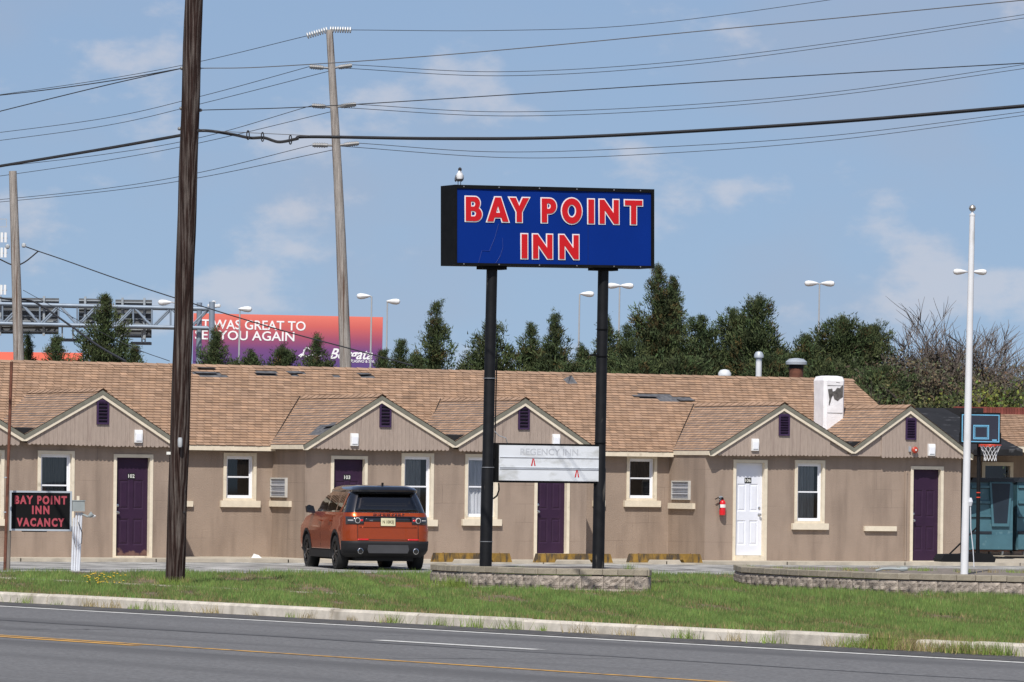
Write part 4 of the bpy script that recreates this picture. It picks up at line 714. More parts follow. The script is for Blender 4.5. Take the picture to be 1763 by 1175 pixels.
# ------------------------------------------------------------ teal bins
M('teal', (.055, .135, .17, 1), .45, .12, 3, stain=((.14, .24, .27, 1), 5, .6, .75)); M('teal_dark', (.014, .02, .028, 1), .5); M('bin_shade', (.012, .022, .035, 1), .5)
def bin_(px0, px1, Y, label):
    b0, b1 = at(px0, 956, Y), at(px1, 956, Y); w = (b1-b0).length; g = thing('waste_bin', label, 'bin', ((b0.x+b1.x)/2, Y, b0.z), math.radians(14), 'teal wheeled bins'); zt = at(px0, 826, Y).z-b0.z; z0 = .12
    h = w/2; D = 1.1; m = MB()
    body = [(-h, z0), (-h, zt-.05), (-h+.05, zt), (h-.05, zt), (h, zt-.05), (h, z0)]
    m.prism(body, 0, D); bd = m.build('tub', G['teal'], g)
    for i, zf in enumerate((.23, .47, .66, .88)): MB().box(-h+.02, -h+.5*w, -.045, -.001, z0+(zt-z0)*zf, z0+(zt-z0)*zf+.06).build('rib', G['teal'] if i else G['teal_dark'], bd); 
    for zf in (.27, .51, .70, .92): MB().box(-h+.02, -h+.45*w, -.012, -.002, z0+(zt-z0)*zf-.08, z0+(zt-z0)*zf-.05).build('groove', G['teal_dark'], bd)
    MB().prism([(-h+.02, z0+.02), (h-.02, z0+.02), (h-.02, z0+.36), (-h+.02, z0+.36)], -.05, -.001).build('lower_band', G['teal'], bd)
    x0 = -h+.50*w; p = [(x0, z0+.55), (x0+.40*w, z0+.55), (x0+.46*w, zt-.04), (x0-.07*w, zt-.04)]; MB().prism(p, -.06, -.03).build('fork_pocket', G['teal'], bd); p2 = [(x0+.05, z0+.62), (x0+.40*w-.05, z0+.62), (x0+.46*w-.05, zt-.08), (x0-.07*w+.05, zt-.08)]; MB().prism(p2, -.062, -.0601).build('pocket_shade', G['bin_shade'], bd)  # flat dark plate on the pocket paints in the shade of its hollow
    MB().prism([(-h-.02, zt-.06), (h+.02, zt-.06), (h-.02, zt+.03), (-h+.06, zt+.05)], -.06, D+.05).build('lid', G['teal_dark'], g)
    MB().box(-h+.05, h-.05, .05, D-.05, .09, .119).build('chassis', G['rust'], g)
    for x in (-h+.22, h-.22):
        for y in (.12, D-.12): wl_ = MB(); wl_.lathe([(.05, -.025), (.075, -.02), (.075, .02), (.05, .025)], 14, Matrix.Translation((x, y, .075)) @ Matrix.Rotation(PI/2, 4, 'Y')); wl_.build('caster', G['galvanised'], g)
bin_(1667, 1745, 127.5, 'large teal plastic wheeled bin partly behind the basketball pole'); bin_(1748, 1830, 128.5, 'large teal wheeled bin cut off by the right edge')
# litter
lt = at(346, 961, 111.8); l_ = thing('litter', 'scrap of crumpled white paper on the walkway right of the wooden pole', 'litter', bp(2.6, .5, 0)); MB().add([(-.1, 0, 0), (.12, .02, 0), (.1, .1, .01), (-.06, .1, .02), (-.05, .03, .09), (.05, .05, .06)], [(0, 1, 5, 4), (1, 2, 5), (2, 3, 4, 5), (3, 0, 4), (0, 1, 2, 3)]).build('paper', G['digit_white'], l_)
# ------------------------------------------------------------ the orange SUV
M('car_orange', (.40, .060, .010, 1), .27, .06, 1, metal=.6, coat=.55, spec=.35); M('car_black', (.006, .007, .010, 1), .08, .0, 1, coat=1., spec=.6); M('cladding', (.014, .014, .0155, 1), .65, .1, 8, spec=.25); M('skid', (.05, .05, .053, 1), .5, .1, 5); M('tyre', (.014, .014, .014, 1), .8, .2, 10); M('rim_dark', (.03, .03, .032, 1), .35, .1, 5, metal=.7)
M('lamp_smoke', (.02, .018, .02, 1), .08, coat=1.); M('lamp_red', (.6, .01, .012, 1), .15, coat=1.); M('lamp_ring', (.5, .48, .46, 1), .15); M('chrome', (.7, .7, .7, 1), .12, metal=1.); M('plate_cream', (.62, .58, .38, 1), .5); M('plate_ink', (.12, .10, .06, 1), .6); M('under', (.012, .012, .012, 1), .8)
SPEC = [(.27, .80, -2.04, 2.0, .25), (.32, .88, -2.18, 2.18, .30), (.42, .925, -2.27, 2.27, .33), (.60, .938, -2.29, 2.29, .34), (.70, .938, -2.275, 2.28, .33), (.78, .945, -2.265, 2.26, .32), (.86, .942, -2.262, 2.22, .31), (.92, .928, -2.25, 2.15, .30), (1.05, .918, -2.235, 1.85, .28), (1.12, .902, -2.205, 1.35, .26), (1.165, .885, -2.175, 1.05, .24),
        (1.17, .868, -2.15, 1.02, .23), (1.30, .825, -2.09, .78, .22), (1.45, .77, -2.0, .50, .20), (1.55, .725, -1.94, .28, .19), (1.58, .71, -1.925, .2, .19)]
def sp_at(z):
    for a, b in zip(SPEC, SPEC[1:]):
        if a[0] <= z <= b[0]:
            f = (z-a[0])/(b[0]-a[0]); return [p+(q-p)*f for p, q in zip(a[1:], b[1:])]
    return list(SPEC[-1][1:] if z > 1 else SPEC[0][1:])
def surf(z, s, e=0.):
    hw, yr, yf, r = sp_at(z); fl = hw-r; a = abs(s); g = 1 if s >= 0 else -1
    if a < fl: return (s, yr-e, z)
    if a < fl+r*PI/2: t = (a-fl)/r; return (g*(fl+(r+e)*math.sin(t)), yr+r-(r+e)*math.cos(t), z)
    return (g*(hw+e), yr+r+(a-fl-r*PI/2), z)
def loop(hw, yr, yf, r, z, n=7):
    p = []; L = yf-yr
    rf = min(.35, L*.3)
    for cx_, cy_, a0, rr in ((hw-r, yr+r, -90, r), (hw-rf, yf-rf, 0, rf), (-hw+rf, yf-rf, 90, rf), (-hw+r, yr+r, 180, r)):
        for i in range(n+1): t = math.radians(a0+90*i/n); p.append((cx_+rr*math.cos(t), cy_+rr*math.sin(t), z))
    return p
def lofted(rows):
    m = MB(); L = [loop(hw, yr, yf, r, z) for z, hw, yr, yf, r in rows]; n = len(L[0])
    fs = [(i*n+k, i*n+(k+1) % n, (i+1)*n+(k+1) % n, (i+1)*n+k) for i in range(len(L)-1) for k in range(n)]+[tuple(range(n))[::-1], tuple(range((len(L)-1)*n, len(L)*n))]
    return m.add([p for l in L for p in l], fs)
carp = at(625, 984, 110.6); CS = .95
car = thing('parked_car', 'metallic orange SUV with black roof parked nose-in towards the purple door', 'car', (carp.x, 110.4, -.125), math.radians(14.5)); car.scale = (.93, .955, .985)
R2 = lambda a, b: [s for s in SPEC if a <= s[0] <= b]
low = lofted(R2(.27, 1.168)); body = low.build('body', G['car_orange'], car, smooth=True)
def cut(o):
    for y in (1.36, -1.36):
        for sx in (-1, 1):
            c = MB().lathe([(.415, -.2), (.415, .2)], 36, Matrix.Translation((sx*.85, y, .36)) @ Matrix.Rotation(PI/2, 4, 'Y')).build('cutter', G['under'], car)
            md = o.modifiers.new('b', 'BOOLEAN'); md.operation = 'DIFFERENCE'; md.object = c; md.solver = 'EXACT'
            dg = bpy.context.evaluated_depsgraph_get(); me = bpy.data.meshes.new_from_object(o.evaluated_get(dg)); o.modifiers.clear(); old = o.data; o.data = me; bpy.data.meshes.remove(old); bpy.data.objects.remove(c)
    o.data.materials.clear(); [o.data.materials.append(G[k]) for k in ('car_orange', 'under', 'cladding')]
    for p in o.data.polygons:
        c = p.center; p.material_index = 0
        if abs(c.x) > .6 and min(math.hypot(c.y-w_, c.z-.36) for w_ in (1.36, -1.36)) < .4148: p.material_index = 1
        elif c.z < .40: p.material_index = 2
    o.data.polygons.foreach_set('use_smooth', [True]*len(o.data.polygons)); o.data.set_sharp_from_angle(angle=math.radians(35))
cut(body)
lofted(R2(1.17, 1.58)).build('greenhouse', G['car_black'], car, smooth=True)
roof_c = lofted([(1.565, .71, -1.96, .25, .18), (1.585, .715, -2.02, .27, .18), (1.62, .71, -2.03, .2, .18), (1.67, .67, -1.98, .02, .25), (1.70, .58, -1.78, -.2, .28), (1.715, .42, -1.45, -.45, .3), (1.72, .2, -1.2, -.6, .15)]).build('roof', G['car_black'], car, smooth=True)
MB().prism([(-1.72, 1.66), (-1.58, 1.66), (-1.70, 1.76), (-1.735, 1.765)], -.022, .022, 'x').build('antenna_fin', G['car_black'], roof_c)
def patch(name, z0, z1, s0, s1, mat, par, e=.006, nz=4, ns=12, slant=0., sf=None):
    m = MB(); V = []
    for j in range(nz+1):
        z = z0+(z1-z0)*j/nz
        for i in range(ns+1):
            a, b = (s0, s1) if sf is None else sf(z); V.append(surf(z, a+(b-a)*i/ns, e))
    fs = [(j*(ns+1)+i, j*(ns+1)+i+1, (j+1)*(ns+1)+i+1, (j+1)*(ns+1)+i) for j in range(nz) for i in range(ns)]
    o = m.add(V, fs).build(name, mat, par, smooth=True); md = o.modifiers.new('solid', 'SOLIDIFY'); md.thickness = .006; md.offset = 0; return o
patch('rear_window', 1.185, 1.535, -.66, .66, G['car_glass'], car, .005, sf=lambda z: (-.70+(z-1.18)*.35, .70-(z-1.18)*.35))
MB().tube([(.05, -2.165, 1.20), (.35, -2.15, 1.225), (.42, -2.15, 1.215)], .012, 6).build('wiper', G['car_black'], car)
for g in (-1, 1):   # side glass: three panes per side split by black pillars, painted C-pillar
    for k, (y0, y1) in enumerate(((-1.62, -1.18), (-1.08, -.28), (-.20, .55))):
        m = MB(); q = []
        for z, f in ((1.20, 0), (1.35, .45), (1.50, 1)):
            hw = sp_at(z)[0]+.004; yf = sp_at(z)[2]-.22; q.append(((g*hw, y0+.06*f, z), (g*hw, min(y1-(.12*f if k == 2 else 0), yf), z)))
        m.add([p for r in q for p in r], [(0, 1, 3, 2), (2, 3, 5, 4)]); m.build('side_window', G['car_glass'], car)
    m = MB(); V = []
    for z, a, b in ((1.17, -1.70, -1.45), (1.30, -1.76, -1.63), (1.45, -1.80, -1.69), (1.55, -1.82, -1.74)):
        hw = sp_at(z)[0]+.008; V += [(g*hw, a, z), (g*hw, b, z)]
    m.add(V, [(0, 1, 3, 2), (2, 3, 5, 4), (4, 5, 7, 6)]); m.build('pillar', G['car_orange'], car)
    mm = MB(); mm.prism([(g*.88, 1.12), (g*1.07, 1.14), (g*1.09, 1.27), (g*1.03, 1.30), (g*.93, 1.27)], .74, .86); mm.build('mirror', G['car_black'], car)
    MB().box(min(g*.94, g*.962), max(g*.94, g*.962), -.95, -.72, .985, 1.005).build('door_handle', G['car_orange'], car); MB().box(min(g*.94, g*.962), max(g*.94, g*.962), .0, .22, .985, 1.005).build('door_handle', G['car_orange'], car)
    for y in (-1.02, .02): # door shut lines
        MB().add([surf(z, g*(sp_at(z)[0]-sp_at(z)[3]+sp_at(z)[3]*PI/2+(y+dy-(sp_at(z)[1]+sp_at(z)[3]))), .002) for z in (.45, .65, .85, 1.05, 1.15) for dy in (0, .012)], [(i*2, i*2+1, i*2+3, i*2+2) for i in range(4)]).build('shut_line', G['under'], car)
    # tail lamps
    lo, hi = (.52, .92) if g > 0 else (-.92, -.52)
    tl = patch('tail_lamp', .935, 1.085, lo, hi, G['lamp_smoke'], car, .012, ns=14)
    for rad, mat_ in ((.058, 'lamp_ring'), (.046, 'lamp_smoke')):
        c0 = Vector(surf(1.01, g*.655, .02)); n_ = (Vector(surf(1.01, g*.655, .1))-c0).normalized(); T = Matrix.Translation(c0) @ n_.to_track_quat('Z', 'Y').to_matrix().to_4x4(); MB().lathe([(rad, -.01), (rad, .004 if rad > .05 else .008), (rad*.9, .008 if rad > .05 else .012)], 22, T).build('lamp_ring' if rad > .05 else 'lamp_core', G[mat_], tl, smooth=True)
    patch('lamp_bar', .99, 1.03, lo+.02 if g > 0 else -.60, .60 if g > 0 else hi-.02, G['lamp_red'], tl, .016, nz=1, ns=3); patch('lamp_edge', 1.0, 1.02, min(g*.74, g*.86), max(g*.74, g*.86), G['lamp_ring'], tl, .016, nz=1, ns=5)
    patch('reflector', .615, .645, min(g*.42, g*.66), max(g*.42, g*.66), G['lamp_red'], car, .012, nz=1, ns=8)
    ex_ = MB().lathe([(.058, 0), (.06, .04), (.05, .045), (.048, .01)], 16, Matrix.Translation((g*.60, -2.275, .40)) @ Matrix.Rotation(PI/2, 4, 'X')).build('exhaust', G['chrome'], car, smooth=True); MB().lathe([(.046, .0), (.046, .047)], 14, Matrix.Translation((g*.60, -2.277, .40)) @ Matrix.Rotation(PI/2, 4, 'X')).build('pipe_mouth', G['under'], ex_)
patch('bumper', .30, .60, -1.12, 1.12, G['cladding'], car, .010, nz=5, ns=40)
MB().prism([(-.42, .36), (.42, .36), (.45, .43), (.43, .525), (-.43, .525), (-.45, .43)], -2.315, -2.295).build('skid_plate', G['skid'], car)
patch('tail_strip', 1.075, 1.095, -.60, .60, G['car_black'], car, .010, nz=1); patch('tailgate_recess', .985, 1.074, -.52, .52, G['car_black'], car, .003, nz=1); patch('tailgate_crease', .872, .884, -.62, .62, G['car_orange'], car, .012, nz=1)
for s in (-.655, .655): patch('shut_line', .63, .93, s-.005, s+.005, G['under'], car, .002, nz=3, ns=1)
patch('shut_line', .622, .632, -.66, .66, G['under'], car, .003, nz=1)
pl = MB().box(-.155, .155, -2.275, -2.262, .905, 1.06).build('number_plate', G['plate_cream'], car); frame(-.165, .165, .895, 1.07, .014, -2.262, 'plate_frame', G['car_black'], pl); text('plate_text', 'N 10KSJ', .085, G['plate_ink'], pl, (0, -2.277, .955), fitw=.24, thick=.002, depth=.0005)
text('car_lettering', 'DISCOVERY', .058, G['car_black'], car, (.03, -2.222, 1.112), rot=(PI/2-.35, 0, 0), fitw=.68, thick=.0012, depth=.003, spacing=1.2); text('car_badge', 'HSE', .03, G['chrome'], car, (-.36, -2.253, 1.0), fitw=.07, thick=.001, depth=.002)
for g in (-1, 1):
    for y in (1.36, -1.36):
        w = MB(); T = Matrix.Translation((g*.815, y, .36)) @ Matrix.Rotation(PI/2*g, 4, 'Y'); w.lathe([(.25, -.115), (.335, -.115), (.358, -.085), (.362, 0), (.358, .085), (.335, .115), (.255, .118), (.25, .06)], 36, T); wheel = w.build('wheel', G['tyre'], car, smooth=True)
        rm = MB(); rm.lathe([(.25, .06), (.255, .112), (.24, .114), (.225, .07)], 30, T)
        for k in range(10): a = 2*PI*k/10+(.12 if k % 2 else -.12); rm.box(.05, .235, -.016, .016, .085, .108, T @ Matrix.Rotation(a, 4, 'Z'))
        rm.lathe([(.065, .08), (.06, .118), (.02, .12)], 14, T); rm.build('rim', G['rim_dark'], wheel); MB().lathe([(.16, .03), (.16, .05)], 20, T).build('brake_disc', G['galvanised'], wheel)
        ar = MB(); N = 22; V = []
        for i in range(N+1):
            t = math.radians(-8+196*i/N); y1, z1, y2, z2 = y+.405*math.cos(t), .36+.405*math.sin(t), y+.465*math.cos(t), .36+.465*math.sin(t)
            xa = sp_at(max(.3, min(1.1, z1)))[0]; V += [(g*(xa+.012), y1, z1), (g*(xa+.006), y2, z2), (g*(xa-.14), y1, z1)]
        ar.add(V, [(i*3, i*3+3, i*3+4, i*3+1) for i in range(N)]+[(i*3+2, i*3+5, i*3+3, i*3) for i in range(N)]); ar.build('arch_trim', G['cladding'], car, smooth=True)
    MB().prism([(-.95, .25), (.95, .25), (.93, .40), (-.93, .40)], min(g*.88, g*.955), max(g*.88, g*.955), 'x').build('sill', G['cladding'], car)
MB().box(-.62, .62, -2.0, 2.0, .2, .34).build('underbody', G['under'], car); MB().box(-.75, .75, -1.44, -1.28, .30, .40).build('axle', G['under'], car)
# ------------------------------------------------------------ poles and wires
M('pole_wood_dark', (.032, .019, .016, 1), .95, .55, 5, 1., 14, spec=.1, stretch=(9, 9, .25), stain=((.14, .118, .104, 1), 4, .46, .66, (7, 7, .14)), detail=10)
M('pole_wood_grey', (.33, .30, .27, 1), .95, .35, 5, .8, 20, spec=.1, stretch=(8, 8, .35), stain=((.13, .085, .065, 1), 2.4, .53, .66, (6, 6, .22)), detail=9)
M('wire', (.035, .035, .037, 1), .7, spec=.2); M('wire_light', (.12, .12, .12, 1), .5); M('insulator', (.42, .44, .45, 1), .35, .2, 6); M('insulator_grey', (.16, .165, .17, 1), .45, .2, 6)
a, c = at(335, -40, 91.5), at(301, 1006, 92.); np_ = thing('utility_pole', 'thick weathered dark brown wooden utility pole in the grass at left', 'pole', (c.x, c.y, -.13)); v = a-Vector((c.x, c.y, -.13))
N = 26; pm = MB(); rr_ = random.Random(4); pts = [v*(i/N) for i in range(N+1)]; pm.tube([tuple(p+Vector((.004*math.sin(i*1.3), 0, 0))) for i, p in enumerate(pts)], [.165+(.150-.165)*i/N+rr_.uniform(-.002, .002) for i in range(N+1)], 22); pm.build('shaft', G['pole_wood_dark'], np_, smooth=True)
loc = lambda px, py, Y=91.8: at(px, py, Y)-np_.location
for px, py in ((346, 118), (348, 190), (346, 225)): MB().lathe([(.02, 0), (.03, .02), (.03, .05), (.015, .08)], 8, Matrix.Translation(loc(px-8, py, 91.75)) @ Matrix.Rotation(PI/2, 4, 'Y')).build('insulator', G['insulator_grey'], np_)
for px, py in ((313, 118), (312, 187), (309, 222)): MB().lathe([(.02, 0), (.03, .02), (.03, .04), (.015, .06)], 8, Matrix.Translation(loc(px+3, py, 91.75)) @ Matrix.Rotation(-PI/2, 4, 'Y')).build('insulator', G['insulator_grey'], np_)
p0 = loc(310, 762, 91.62); MB().lathe([(.03, -.08), (.038, -.05), (.038, .05), (.03, .08)], 12, Matrix.Translation(p0)).build('meter', G['insulator'], np_, smooth=True); p0 = loc(298, 781, 91.8); MB().box(p0.x-.11, p0.x+.11, -.19, -.17, p0.z-.02, p0.z+.025).build('pole_tag', G['digit_white'], np_)
p0 = loc(305, 730, 91.8)
for f in (.12, .155): MB().box(-.05, .17, -.18, -.17, v.z*f, v.z*f+.02).build('strap', G['wire'], np_)
TY = 146.; a, c = at(567, 52, TY), at(597, 700, TY); tp = thing('transmission_pole', 'tall grey wooden transmission pole with three pairs of side insulators behind the motel', 'pole', (c.x, c.y, 0)); v = a-c; v0 = c-Vector((c.x, c.y, 0))
MB().tube([tuple(v0-v*.15)]+[tuple(v0+v*f+Vector((.05*math.sin(f*3.1), 0, 0))) for f in (0, .15, .3, .45, .6, .75, .9, 1)], [.18]+[.165-.075*f for f in (0, .15, .3, .45, .6, .75, .9, 1)], 16).build('shaft', G['pole_wood_grey'], tp, smooth=True)
tl_ = lambda px, py, Y=TY: at(px, py, Y)-tp.location
for (l, m_, r) in (((533, 115), (570, 118), (606, 113)), ((537, 182), (573, 185), (613, 180)), ((538, 250), (579, 251), (618, 247))):
    for e in (l, r):
        A, B = tl_(*m_), tl_(*e); MB().tube([A, A+(B-A)*.35, A+(B-A)*.36, B], [.035, .03, .055, .05], 8).build('insulator', G['insulator_grey'], tp); 
        for f in (.5, .6, .7, .8, .9): MB().lathe([(.07, -.012), (.07, .012)], 8, Matrix.Translation(A+(B-A)*f) @ (B-A).to_track_quat('Z', 'Y').to_matrix().to_4x4()).build('shed', G['insulator_grey'], tp)
for e in ((529, 62), (604, 52)):
    A, B = tl_(566, 51), tl_(*e); n = 9
    for i in range(n): MB().lathe([(.02, -.03), (.085, -.015), (.085, .012), (.02, .03)], 8, Matrix.Translation(A+(B-A)*((i+.8)/n)) @ (B-A).to_track_quat('Z', 'Y').to_matrix().to_4x4()).build('disc_insulator', G['insulator'], tp)
LYP = 150.; a, c = at(22, 295, LYP), at(35, 700, LYP); lp = thing('service_pole', 'grey wooden service pole behind the motel roof at the left edge', 'pole', (c.x, c.y, 0)); v = a-c; v0 = c-Vector((c.x, c.y, 0))
MB().tube([tuple(v0-v*.2), tuple(v0), tuple(v0+v*.5), tuple(v0+v)], [.165, .155, .13, .105], 16).build('shaft', G['pole_wood_grey'], lp, smooth=True); ll = lambda px, py: at(px, py, LYP)-lp.location
for px, py in ((13, 425), (41, 423)): MB().lathe([(.03, -.06), (.06, -.03), (.06, .03), (.02, .07)], 8, Matrix.Translation(ll(px, py))).build('insulator', G['insulator'], lp)
MB().tube([ll(24, 460), ll(24, 480), ll(26, 500), ll(25, 560), ll(24, 618)], .02, 5).build('riser', G['wire'], lp)
def wire(label, pts, r=.0085, mat='wire', Y=None, cat='wire', name='overhead_wire', n=10):
    P = [at(*p) for p in pts]; E = [P[0]*2-P[1]]+P+[P[-1]*2-P[-2]]; out = []
    for i in range(1, len(E)-2):
        p0, p1, p2, p3 = E[i-1:i+3]
        for j in range(n): t = j/n; out.append(.5*((2*p1)+(p2-p0)*t+(2*p0-5*p1+4*p2-p3)*t*t+(3*p1-p0-3*p2+p3)*t**3))
    out.append(P[-1]); return tag(MB().tube(out, r, 5).build(name, G[mat], None, smooth=True), label, cat, 'overhead wires')
wire('topmost wire leaving the tip of the grey transmission pole to the right', [(604, 52, TY), (850, 53, 147), (1100, 43, 148), (1430, 0, 149), (1800, -60, 150)])
wire('wire descending left from the tip of the grey transmission pole', [(529, 62, TY), (350, 105, 152), (180, 137, 158), (-60, 172, 165)])
wire('pale wire rising right from the brown pole to the top right corner', [(345, 118, 91.8), (470, 115, 91), (800, 92, 88), (1300, 45, 84), (1800, -3, 80)], .008, 'wire_light')
wire('upper wire of the high pair sagging right of the grey pole', [(606, 112, TY), (860, 124, 147), (1150, 108, 148), (1450, 72, 149), (1800, 20, 150)])
wire('lower wire of the high pair sagging right of the grey pole', [(578, 117, TY), (860, 131, 147), (1150, 115, 148), (1450, 78, 149), (1800, 26, 150)])
wire('upper wire of the high pair running left from the grey pole', [(533, 115, TY), (350, 165, 152), (180, 204, 158), (-60, 236, 165)])
wire('lower wire of the high pair running left from the grey pole', [(570, 122, TY), (350, 178, 152), (180, 217, 158), (-60, 250, 165)])
wire('straight wire from the brown pole passing the middle insulators', [(348, 190, 91.8), (540, 184, 90), (900, 162, 88), (1400, 130, 84), (1800, 107, 80)], .008)
wire('upper wire of the middle pair sagging right of the grey pole', [(613, 180, TY), (860, 193, 147), (1150, 183, 148), (1450, 157, 149), (1800, 106, 150)])
wire('lower wire of the middle pair sagging right of the grey pole', [(580, 185, TY), (860, 200, 147), (1150, 190, 148), (1450, 163, 149), (1800, 113, 150)])
wire('upper wire of the middle pair running left from the grey pole', [(537, 182, TY), (350, 236, 152), (180, 266, 158), (-60, 294, 165)])
wire('lower wire of the middle pair running left from the grey pole', [(573, 192, TY), (350, 245, 152), (180, 0+277, 158), (-60, 312, 165)])
wire('upper wire of the low pair sagging right of the grey pole', [(618, 247, TY), (860, 262, 147), (1150, 253, 148), (1450, 232, 149), (1800, 188, 150)])
wire('lower wire of the low pair sagging right of the grey pole', [(585, 252, TY), (880, 272, 147), (1150, 264, 148), (1450, 240, 149), (1800, 194, 150)])
wire('upper wire of the low pair running left from the grey pole', [(538, 250, TY), (350, 296, 152), (180, 325, 158), (-60, 350, 165)])
wire('lower wire of the low pair running left from the grey pole', [(575, 258, TY), (350, 305, 152), (180, 330, 158), (-60, 354, 165)])
wire('thin upper wire leaving the brown pole to the left edge', [(313, 118, 91.8), (200, 138, 94), (80, 155, 97), (-60, 171, 100)], .009)
wire('thin lower wire leaving the brown pole to the left edge', [(313, 118, 91.8), (200, 143, 94), (80, 172, 97), (-60, 207, 100)], .009)
wire('thick black cable drooping right across the sky from the brown pole', [(330, 226, 91.6), (360, 226, 91.5), (400, 232, 91.5), (430, 238, 91.4), (455, 238, 91.4), (480, 245, 91.3), (510, 240, 91.3), (535, 236, 91.2), (760, 239, 87), (1000, 236, 84), (1400, 213, 79), (1800, 180, 75)], .027, cat='cable', name='overhead_cable')
wire('thick black cable running down left from the brown pole', [(318, 232, 91.6), (200, 253, 94), (80, 273, 97), (-60, 296, 100)], .027, cat='cable', name='overhead_cable')
wire('thin steel messenger strand above the drooping black cable', [(348, 225, 91.5), (430, 229, 91.4), (535, 234, 91.2)], .006, 'wire_light')
for px, py, lab in ((427, 233, 'small wire loop nearest the brown pole on the black cable'), (452, 236, 'black spacer clip on the black cable'), (500, 241, 'larger wire loop hanging from the black cable')):
    c0 = at(px, py, 91.35); m = MB(); m.tube([(c0.x+.02*math.cos(t), c0.y+.03*math.cos(t), c0.z+.075*math.sin(t)) for t in [2*PI*i/14 for i in range(15)]], .010, 5); tag(m.build('cable_clip', G['wire']), lab, 'cable clip', 'cable clips')
wire('twisted dark service wire sloping down from the left pole past the billboard', [(41, 424, LYP), (66, 433, LYP), (110, 448, 149), (200, 480, 147), (300, 513, 144), (470, 565, 138), (600, 600, 132), (712, 630, 126)], .016)
wire('thick black service wire dropping from the left pole to the motel roof', [(-40, 505, LYP), (15, 516, LYP), (58, 520, LYP), (120, 560, 140), (170, 596, 130), (216, 622, 122)], .028)
wire('looped service wire swinging past the left pole', [(-30, 432, LYP), (0, 447, LYP), (24, 457, LYP), (42, 452, LYP), (66, 433, LYP)], .02)
wire('thin wire reaching the ridge right of the big cedar', [(40, 500, LYP), (150, 560, 140), (232, 600, 130), (292, 622, 122)], .008)
# ------------------------------------------------------------ billboard
def bbmat():
    m = bpy.data.materials.new('billboard_print'); m.use_nodes = True; n, l = m.node_tree.nodes, m.node_tree.links; b = n['Principled BSDF']; b.inputs['Roughness'].default_value = .6
    t = n.new('ShaderNodeTexCoord'); s = n.new('ShaderNodeSeparateXYZ'); l.new(t.outputs['Object'], s.inputs[0]); r = n.new('ShaderNodeMapRange'); r.inputs[1].default_value = 0; r.inputs[2].default_value = 4.2; l.new(s.outputs[2], r.inputs[0])
    cr = n.new('ShaderNodeValToRGB'); l.new(r.outputs[0], cr.inputs[0]); e = cr.color_ramp.elements; e[0].position = .12; e[0].color = lin('4e3a78'); e[1].position = 1; e[1].color = lin('d9705f')
    for p, c_ in ((.42, '6a3a72'), (.62, '98465f'), (.82, 'c25a55')): q = e.new(p); q.color = lin(c_)
    l.new(cr.outputs[0], b.inputs['Base Color']); return m
BBM = bbmat(); BY = 400.; b0, b1 = at(331, 650, BY), at(657, 652, BY); bb = thing('billboard', 'wide billboard fading from coral to purple with white lettering behind the roof', 'billboard', ((b0.x+b1.x)/2, BY, 0), 0)
bw = b1.x-b0.x; zt = at(500, 543, BY).z; zb = zt-4.25; pn = MB().box(-bw/2, bw/2, 0, .35, 0, zt-zb).build('panel', BBM, bb, loc=(0, 0, zb)); pn.rotation_euler = (0, -.003+.012, 0)
MB().box(-bw/2, bw/2, .4, .8, -.1, zt-zb-.3).build('frame', G['galvanised'], bb, loc=(0, 0, zb))
for x in (-4, 0, 4): MB().tube([(x, .6, 0), (x, .6, zb)], .25, 10).build('post', G['galvanised'], bb)
k_ = BY/F; bx = lambda px: (px-494)*k_; bz = lambda py: (543-py)*k_+(zt-zb)
text('lettering', 'IT WAS GREAT TO', .95, G['sign_white'], pn, (bx(433), -.02, bz(569)), fitw=183*k_, thick=.012, depth=.01); text('lettering', 'SEE YOU AGAIN', .95, G['sign_white'], pn, (bx(420), -.02, bz(587.5)), fitw=171*k_, thick=.012, depth=.01)
text('lettering', 'Borgata', 1.05, G['sign_white'], pn, (bx(604), -.02, bz(616)), fitw=74*k_, thick=.02, depth=.01, shear=.4); text('lettering', 'HOTEL CASINO & SPA', .28, G['sign_white'], pn, (bx(614), -.02, bz(622)), fitw=60*k_, thick=.004, depth=.01)
m = MB(); m.tube([(bx(x), -.03, bz(y)) for x, y in ((533, 601), (527, 598), (523, 603), (521, 610), (517, 615), (514, 613), (518, 610), (527, 614), (534, 612), (541, 609), (546, 604), (549, 607), (546, 613), (553, 612))], .07, 5); m.build('script_flourish', G['sign_white'], pn)
M('coral', lin('e8705a'), .6, .03, 1)
a = at(60, 640, 430.); b2 = thing('billboard', 'distant coral billboard low behind the cedars at left', 'billboard', (a.x, 430., 0)); z0 = at(60, 607, 430.).z; MB().box(-4.4, 3.7, 0, .3, z0-3, z0).build('panel', G['coral'], b2)
for x in (-3, 3): MB().tube([(x, .5, 0), (x, .5, z0-.5)], .2, 8).build('post', G['galvanised'], b2)
